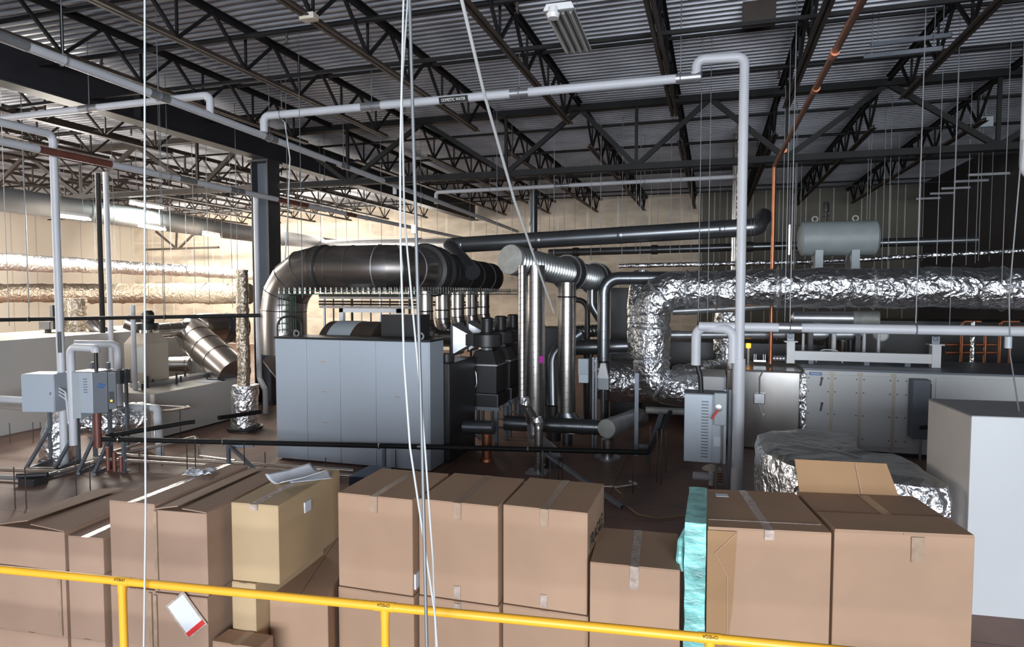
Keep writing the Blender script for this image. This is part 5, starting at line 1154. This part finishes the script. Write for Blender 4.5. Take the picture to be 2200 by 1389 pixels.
# black pipes
pa, pb = at(-20, 687, 10.8), at(562, 677, 11.0)
ins_pipe('black pipe running level across the left bay', [pa, pb], .032, M_black, name='black_pipe', hang=((0, .14), (0, .64)))
a, b = at(205, 942, 9.35), at(1392, 971, 8.95); e = at(1440, 885, 10.4)
bp = ins_pipe('long black pipe running low across the floor behind the boxes', [a, b, V((e.x, e.y, e.z))], .036, M_black, .06, 'black_pipe')
for f in (.045, .24, .525, .79): q = a.lerp(b, f); part('pipe_clamp', MB().torus(q, b-a, .042, .012, 14, 6), M_steelb, bp)
for f in (.60,): q = a.lerp(b, f); d_ = (b-a).normalized()*.05; part('coupling', MB().rod(q-d_, q+d_, .044, 14), M_dgalv, bp)
for x, l in ((268, 'first'), (500, 'second'), (838, 'third')):
    f = (x-205)/(1392-205); q = a.lerp(b, f); t = thing('strut_post', f'short zinc strut post under the long black pipe, {l} from the left', 'support post', (q.x, q.y, 0), 'posts under the long black pipe')
    part('post', MB().box((q.x-.022, q.y-.022, 0), (q.x+.022, q.y+.022, q.z-.03)), M_strut, t); part('foot_plate', MB().box((q.x-.07, q.y-.06, 0), (q.x+.07, q.y+.06, .012)), M_strut, t)
    if x == 500: part('brace', MB().bar((q.x+.04, q.y, q.z-.06), (q.x+1.15, q.y-.5, .02), .04, .04), M_strut, t); part('arm', MB().bar((q.x, q.y, q.z-.06), (q.x+.35, q.y+.1, q.z-.05), .04, .04), M_strut, t)
q = at(1166, 968, 9.0); t = thing('strut_post', 'zinc diagonal strut bracing the right part of the long black pipe', 'support post', (q.x, q.y, 0)); e = onz(1336, 1088, .02)
part('brace', MB().bar(q+V((.05, 0, -.04)), e, .045, .045), M_strut, t); part('post', MB().box((q.x-.012, q.y-.012, 0), (q.x+.012, q.y+.012, q.z)), M_wire, t); part('post', MB().box((q.x+.1, q.y, 0), (q.x+.112, q.y+.012, q.z)), M_wire, t)
def ph(x, D): return None
ins_pipe('second black pipe sloping up behind the left humidifier', [at(228, 937, 9.4), at(395, 908, 10.1), at(418, 905, 10.2)], .036, M_black, 0, 'black_pipe')
ins_pipe('short black pipe held in front of the foil-capped stub', [at(470, 897, 11.2), at(560, 884, 11.9)], .04, M_black, 0, 'black_pipe', hang=())
# white floor pipe in the left bay
ins_pipe('pale level pipe crossing behind the left control boxes', [at(-10, 856, 11.0), at(338, 876, 10.4), onz(345, 985, 0)], .06, M_pvc, .08, sleeves=((0, .95, .12),))
ins_pipe('pale waste pipe lying along the floor at far left', [onz(-30, 1023, .05), onz(75, 1028, .05), onz(195, 995, .05)], .03, M_galv, .15)
# bright tubing runs near the floor
def tubing(label, P, r=.017, fil=.06): return ins_pipe(label, P, r*1.3, M_tube, fil, 'steel_tubing')
tubing('bright tube from the left edge bending up toward the low pale unit', [at(-10, 1008, 9.2), at(125, 1013, 9.1), at(225, 985, 9.6), at(425, 937, 10.4), at(428, 980, 10.2), at(505, 990, 9.9)], .02)
tubing('upper of two bright tubes behind the strut posts', [at(330, 957, 10.2), at(240, 978, 9.6), at(246, 975, 9.5), at(490, 993, 9.35), at(760, 1010, 9.0)], .018)
tubing('lower of two bright tubes behind the strut posts', [at(310, 950, 10.0), at(201, 983, 9.5), at(207, 984, 9.4), at(490, 1003, 9.2), at(790, 1024, 8.8)], .018)
tubing('bright tube bent over the pale waste pipe stand', [at(332, 940, 10.5), at(332, 886, 10.5), at(352, 883, 10.5), at(411, 874, 11.4), at(330, 869, 11.2)], .018)
tubing('bright tube crossing the floor behind the tall boxes', [at(1010, 1030, 8.6), at(1330, 1046, 8.4), at(1372, 1040, 8.6), at(1352, 1033, 8.7)], .014)
hpipe('bent pale tube at the left edge under the long grey unit', at(-10, 874, 11.3), at(60, 880, 11.0), .02, M_tube, 'steel_tubing')
# column drops
for x, yt, yb, D, r, m, l in ((213, 470, 735, 13.5, .05, M_black, 'slim black pipe standing between the two pale pipes'), (230, 470, 735, 13.4, .052, M_pvc, 'pale riser pipe right of the slim black pipe'), (285, 655, 822, 11.6, .04, M_pvc, 'thin pale riser in front of the cream filter box')):
    a, b = at(x, yt, D), at(x, yb, D); solo('riser_pipe', MB().rod(V((a.x, a.y, 0)), V((a.x, a.y, a.z if D < 12 else 5.0)), r, 14), m, l, 'pipe')
a = at(551, 500, 13.9); b = at(551, 880, 13.9)
ins_pipe('white pipe strapped down the face of the steel column', [V((a.x, a.y, 4.6)), V((a.x, a.y, at(551, 815, 13.9).z)), at(570, 838, 13.7), V((at(570, 838, 13.7).x, at(570, 838, 13.7).y, .0))], .055, fil=.08)
a = at(1146, 412, 20.5); t = thing('riser_duct', 'dark vent pipe rising to the roof beyond the dark overhead duct', 'duct', (a.x, a.y, 3.6)); part('pipe_body', MB().rod((a.x, a.y, 3.0), (a.x, a.y, ZD), .13, 18), M_dgalv, t); part('collar', MB().rod((a.x, a.y, at(1146, 440, 20.5).z), (a.x, a.y, at(1146, 432, 20.5).z), .16, 18), M_dgalv, t)
for x, D, r, m, l in ((1578, 15.5, .07, M_steelb, 'shiny pipe dropping from the roof just left of the white riser'), (1590, 14.5, .09, M_foil, 'foil-wrapped pipe hidden partly behind the white riser')):
    a = at(x, 500, D); solo('riser_pipe', MB().rod((a.x, a.y, 3.0), (a.x, a.y, ZD), r, 14), m, l, 'pipe')

def vtag(t, x, y, r, z0, z1, a0):
    c_ = [V((x+math.cos(a0+da)*rr, y+math.sin(a0+da)*rr, 0)) for da, rr in ((-.45, r*1.03), (0, r*1.06), (.45, r*1.03), (.4, r*.8), (-.4, r*.8))]
    part('pipe_tag', MB().loft([[V((p.x, p.y, z0)) for p in c_], [V((p.x, p.y, z1)) for p in c_]]), M_ink, t, 'dark pipe tag')
ad = math.atan2(-pt.y, -XD)
vtag(dpp, XD, pt.y, .055, onx(125, 757, XD).z, onx(125, 712, XD).z, ad-.2)
q1_, q2_ = onx(700, 345, XM), onx(722, 354, XM); e_ = (C0-q1_); e_.normalize()
part('pipe_tag', MB().bar(q1_+e_*.047, q2_+e_*.047, .05, .012, e_), M_ink, bpm, 'dark pipe tag')
# ================================================================== lights, cables, rods
def strip_light(label, p, q, r, m, cool):
    c_ = (p+q)/2; t = thing('fluorescent_light', label, 'ceiling light', c_, 'lit strip lights in the left bay'); d_ = (q-p)
    part('housing', MB().bar(p+V((0, 0, .07)), q+V((0, 0, .07)), .16, .06), M_white, t)
    for e in (-.04, .04): part('tube', MB().rod(p+V((e, e, 0)), q+V((e, e, 0)), r, 10), m, t)
    for f in (.15, .85): u_ = p.lerp(q, f); part('hanger_rod', MB().rod(u_+V((0, 0, .09)), V((u_.x, u_.y, ZD)), .006, 6), M_wire, t)
    L_ = bpy.data.lights.new('strip_lamp', 'AREA'); L_.shape = 'RECTANGLE'; L_.size = max(.3, d_.length); L_.size_y = .25; L_.energy = 70; L_.color = (.93, 1, .95) if cool else (1, .90, .76)
    o = bpy.data.objects.new('strip_lamp', L_); COL.objects.link(o); o.parent = t; o.location = (0, 0, -.05); o.rotation_euler = (0, 0, math.atan2(d_.y, d_.x))
strip_light('lit warm strip light beside the white drop pipe, leftmost of four', at(122, 463, 14.6), at(188, 471, 15.2), .026, M_lamp, False)
strip_light('lit cool-white strip light above the big grey duct, nearest of four', at(285, 437, 16.5), at(345, 447, 18), .022, M_lampc, True)
strip_light('lit warm strip light under the big grey duct, third from the left', at(304, 485, 17), at(350, 493, 18), .028, M_lamp, False)
strip_light('small lit strip light just left of the steel column', at(441, 503, 19), at(467, 508, 20), .03, M_lamp, False)
# unlit high-bay fixture
A_, B_ = at(1200, 20, 7.0), at(1242, 92, 8.2); A_.z = B_.z = A_.z
hb_ = thing('high_bay_light', 'unlit ribbed fluorescent fixture hanging at top centre', 'ceiling light', (A_+B_)/2); dd = (B_-A_).normalized(); ss = dd.cross(V((0, 0, 1))).normalized()
part('housing', MB().loft([[A_+ss*s*.17+V((0, 0, z)) for s, z in ((-1, 0), (1, 0), (.8, .07), (-.8, .07))], [B_+ss*s*.17+V((0, 0, z)) for s, z in ((-1, 0), (1, 0), (.8, .07), (-.8, .07))]]), M_white, hb_)
for k in range(4):
    o_ = -.125+k*.083; part('reflector', MB().sweep([A_+ss*o_+dd*.03+V((0, 0, 0)), B_+ss*o_-dd*.03], .034, 10), M_refl, hb_); part('tube', MB().rod(A_+ss*o_+dd*.03-V((0, 0, .03)), B_+ss*o_-dd*.03-V((0, 0, .03)), .014, 10), M_tub0, hb_)
part('sensor', MB().lathe(A_+ss*.0+V((-.06, 0, .03)), A_+V((-.06, 0, -.09)), [(0, .05), (.5, .055), (.6, .075), (1, .06)], 18), M_white, hb_, 'white motion sensor')
for P_ in (A_+dd*.1, B_-dd*.1): part('hanger_wire', MB().rod(P_+V((0, 0, .07)), V((P_.x, P_.y, ZD)), .004, 6), M_wire, hb_)
# emergency light on joist chord
p_ = onz(664, 44, 5.53); t = thing('emergency_light', 'small white emergency light under a roof joist at upper left', 'emergency light', p_); part('case', MB().box((p_.x-.09, p_.y-.06, p_.z), (p_.x+.09, p_.y+.06, 5.60)), M_cream, t, bevel=.01); part('lens', MB().box((p_.x-.07, p_.y-.064, p_.z+.03), (p_.x+.07, p_.y-.06, p_.z+.055)), M_pvc, t)
p_ = onz(1630, 52, 6.0); solo('junction_box', MB().box((p_.x-.2, p_.y-.06, 5.98), (p_.x+.2, p_.y+.06, 6.28)), M_brown, 'dark cable box under the deck at upper right', 'box')
p_ = at(2117, 262, 12.2); t = thing('emergency_light', 'pale emergency light in the dark roof corner at right', 'emergency light', p_); part('case', MB().box((p_.x-.12, p_.y-.06, p_.z-.1), (p_.x+.12, p_.y+.06, p_.z+.1)), M_greym, t, bevel=.02); part('bracket', MB().rod((p_.x, p_.y, p_.z+.1), (p_.x, p_.y, ZD), .015, 6), M_strut, t)
for k, (x0_, y0_, x1_, y1_, D, l) in enumerate([(1870, 97, 2045, 75, 8.6, 'upper of two pale struts under the joists at upper right'), (1857, 122, 2025, 104, 8.6, 'lower of two pale struts under the joists at upper right')]):
    a, b = at(x0_, y0_, D), at(x1_, y1_, D*.93); solo('strut_bar', MB().bar(a, b, .05, .05).rod(a.lerp(b, .1), V((a.lerp(b, .1).x, a.lerp(b, .1).y, ZD)), .006, 6).rod(a.lerp(b, .9), V((a.lerp(b, .9).x, a.lerp(b, .9).y, ZD)), .006, 6), M_strut, l, 'strut')

# near cables and rod
def cable(label, P, r, m=M_rope, name='hanging_cable', cat='cable', seg=8):
    Q = [V(p) for p in P]; return solo(name, MB().sweep(Q, r, seg), m, label, cat, smooth=60)
def up_to(p, q, z): f = (z-p.z)/(q.z-p.z); return p+(q-p)*f
a, b = at(880, 0, 2.75), at(907, 960, 2.75); e = at(917, 1389, 2.7)
cable('grey threaded rod hanging from roof to floor in front of the boxes', [up_to(b, a, ZD), a, b, e, up_to(b, e, .02)], .0075, M_wire, 'threaded_rod', 'rod')
p_ = at(889, 492, 2.74); solo('rod_coupling', MB().rod(p_-V((0, 0, .018)), p_+V((0, 0, .018)), .011, 10), M_white, 'white sleeve on the grey threaded rod', 'sleeve')
pts = [at(x, y, 2.9) for x, y in ((867, 0), (860, 330), (860, 500), (868, 775), (881, 960), (934, 1315), (939, 1389))]
cable('white cable hanging left of the grey rod, crossing it lower down', [V((pts[0].x, pts[0].y, ZD))]+pts+[V((pts[-1].x, pts[-1].y, .02))], .005)
pts = [at(x, y, 2.95) for x, y in ((876, 0), (863, 190), (869, 470), (890, 700), (905, 860), (913, 960), (930, 1200), (937, 1389))]
cable('white cable hanging right of the grey rod near the boxes', [V((pts[0].x, pts[0].y, ZD))]+pts+[V((pts[-1].x-.0, pts[-1].y, .02))], .0048)
cable('thick white cable slanting down from the roof toward the ducts', [V((at(978, -60, 2.65).x, at(978, -60, 2.65).y, ZD)), at(978, -60, 2.65), at(992, 0, 2.75), at(1040, 200, 3.3), at(1105, 430, 4.2), at(1190, 672, 5.6)], [.0085, .0085, .0085, .0085, .0095, .008])
pts = [at(311, y, 3.35) for y in (0, 700, 1100, 1389)]; pts[2] = at(313, 1100, 3.35); pts[3] = at(309, 1389, 3.35)
cable('white cable hanging straight down at the left in front of the boxes', [V((pts[0].x, pts[0].y, ZD))]+pts+[V((pts[-1].x, pts[-1].y, .02))], .005)
cable('white cable looping down behind the first white branch pipe', [at(596, 247, 10.2), at(612, 262, 10.3), at(623, 340, 10.4), at(618, 470, 10.5), at(612, 560, 10.5)], .011)
# long cable hung at far right edge
a, b = at(2197, 300, 5.5), at(2168, 640, 5.6); cable('pale cable slanting at the right edge above the white casing', [a, b, at(2170, 760, 5.6), at(2192, 900, 5.3)], .006, M_wire)
p_ = at(2166, 735, 5.6); solo('cable_pendant', MB().rod(p_-V((0, 0, .05)), p_+V((0, 0, .05)), .028, 12), M_greym, 'grey pendant connector on the right edge cable', 'connector')
cable('coarse string lying on the floor beside the low taped box', [onz(1312, 1040, .03), onz(1335, 1060, .2), onz(1345, 1085, .02), onz(1372, 1105, .02), onz(1410, 1113, .02), onz(1480, 1105, .02)], .008, M_card2, 'floor_string', 'string')
# hanger rods: (x, y of the lower end, depth)
RODS = [(20, 700, 12), (63, 660, 14.2), (140, 450, 17), (205, 560, 16), (320, 650, 14), (352, 690, 11), (402, 600, 18), (420, 640, 14.3), (450, 650, 14.3), (480, 640, 20), (500, 660, 14.3), (620, 560, 10), (650, 640, 9.5), (722, 520, 18), (770, 520, 20),
        (1068, 520, 13), (1100, 600, 14), (1180, 530, 18), (1190, 555, 13), (1212, 520, 17), (1270, 560, 15), (1290, 540, 13), (1336, 570, 14), (1440, 555, 14), (1460, 570, 15), (1500, 690, 9.6), (1520, 690, 9.6), (1484, 560, 16),
        (60, 640, 15), (250, 640, 16), (285, 600, 19), (370, 640, 18), (440, 590, 22), (512, 650, 14.3), (640, 520, 20), (690, 560, 16), (745, 520, 19), (820, 545, 14), (905, 520, 16), (940, 510, 22), (1010, 520, 20), (1045, 510, 19), (1128, 520, 19), (1160, 540, 17), (1235, 530, 20), (1345, 540, 18), (1366, 540, 14), (1375, 560, 14.5), (1398, 560, 17), (1412, 545, 18), (1545, 560, 17), (1720, 480, 16), (1925, 560, 14), (2125, 560, 14), (2075, 570, 11), (1678, 660, 11), (1694, 570, 13.5), (1708, 570, 14), (1686, 690, 9.3), (1862, 480, 13), (1868, 480, 13.2), (2012, 568, 9.5), (2040, 700, 9.0), (2046, 565, 9.6), (2095, 565, 12), (2102, 560, 12.4), (2152, 610, 9.0), (1970, 560, 15), (1980, 560, 15)]
for x, y_, D in RODS:
    p_ = at(x, y_, D); solo('hanger_rod', MB().rod(p_, V((p_.x, p_.y, ZD)), .006 if D > 11 else .005, 6), M_wire, 'thin zinc hanger rod dropping straight from the dark roof', 'hanger rod', 'thin hanger rods')
# threaded stubs standing out of the floor: (x, y at floor, height)
STUBS = [(33, 1092, .5), (57, 1092, .5), (165, 1080, .5), (195, 1080, .5), (72, 950, .35), (88, 950, .35), (22, 952, .35), (403, 1030, .55), (421, 1028, .55), (300, 1010, .3), (318, 1010, .3), (348, 1000, .3), (526, 1030, .5), (570, 1015, .3), (388, 940, .5), (355, 940, .5), (375, 905, .3),
         (1359, 1060, .5), (1396, 1020, .7), (1411, 1035, .7), (1420, 1040, .75), (1430, 1015, .6), (1200, 1050, .4), (1208, 1050, .4), (850, 1010, .3), (700, 1020, .25)]
for x, y_, h in STUBS:
    p_ = onz(x, y_, 0); solo('threaded_stub', MB().rod(p_, p_+V((0, 0, h)), .007, 6), M_pipe, 'thin threaded rod standing up out of the brown floor', 'rod', 'threaded rods standing out of the floor')
t = thing('blue_bin', 'dark blue bin edge showing behind the first tall box', 'bin', (at(775, 1030, 7.5).x, at(775, 1030, 7.5).y, 0)); q = at(775, 1024, 7.5)
part('body', MB().box((q.x-.16, q.y, 0), (q.x+.16, q.y+.5, q.z)), mat('dark blue plastic', (.008, .016, .05), .5), t, bevel=.01)
# support post and pipes beside the lower foil elbow
p_ = at(1367, 930, 10.2); solo('strut_post', MB().box((p_.x-.03, p_.y, 0), (p_.x+.03, p_.y+.05, 1.3)), M_strut, 'zinc strut post left of the bottom foil elbow', 'support post')
p_ = at(1398, 960, 10.0); a = at(1405, 900, 10.0); solo('strut_post', MB().bar(onz(1390, 985, .02), at(1422, 885, 9.6), .05, .05).bar(at(1372, 958, 9.8), at(1400, 958, 9.8), .06, .05), M_strut, 'slanting dark strut below the foil elbow', 'support post')
hpipe('pale level pipe under the bottom foil elbow', at(1388, 880, 11.2), at(1470, 884, 11.0), .06, M_disc)

a = at(2203, 380, 6.4)
solo('riser_pipe', MB().tube([V((a.x, a.y, ZD)), V((a.x, a.y, a.z)), V((a.x+1.2, a.y, a.z))], .055, .12, 14), M_pvc, 'grey pipe just inside the right edge, dropping from the roof', 'pipe')
a = onz(36, 1022, .12); solo('pipe_support', MB().rod(a, a+V((.32, .18, 0)), .032, 14).box((a.x+.02, a.y, 0), (a.x+.30, a.y+.2, .09)), M_dark, 'short dark pipe stub on the floor under the far-left control box', 'pipe')
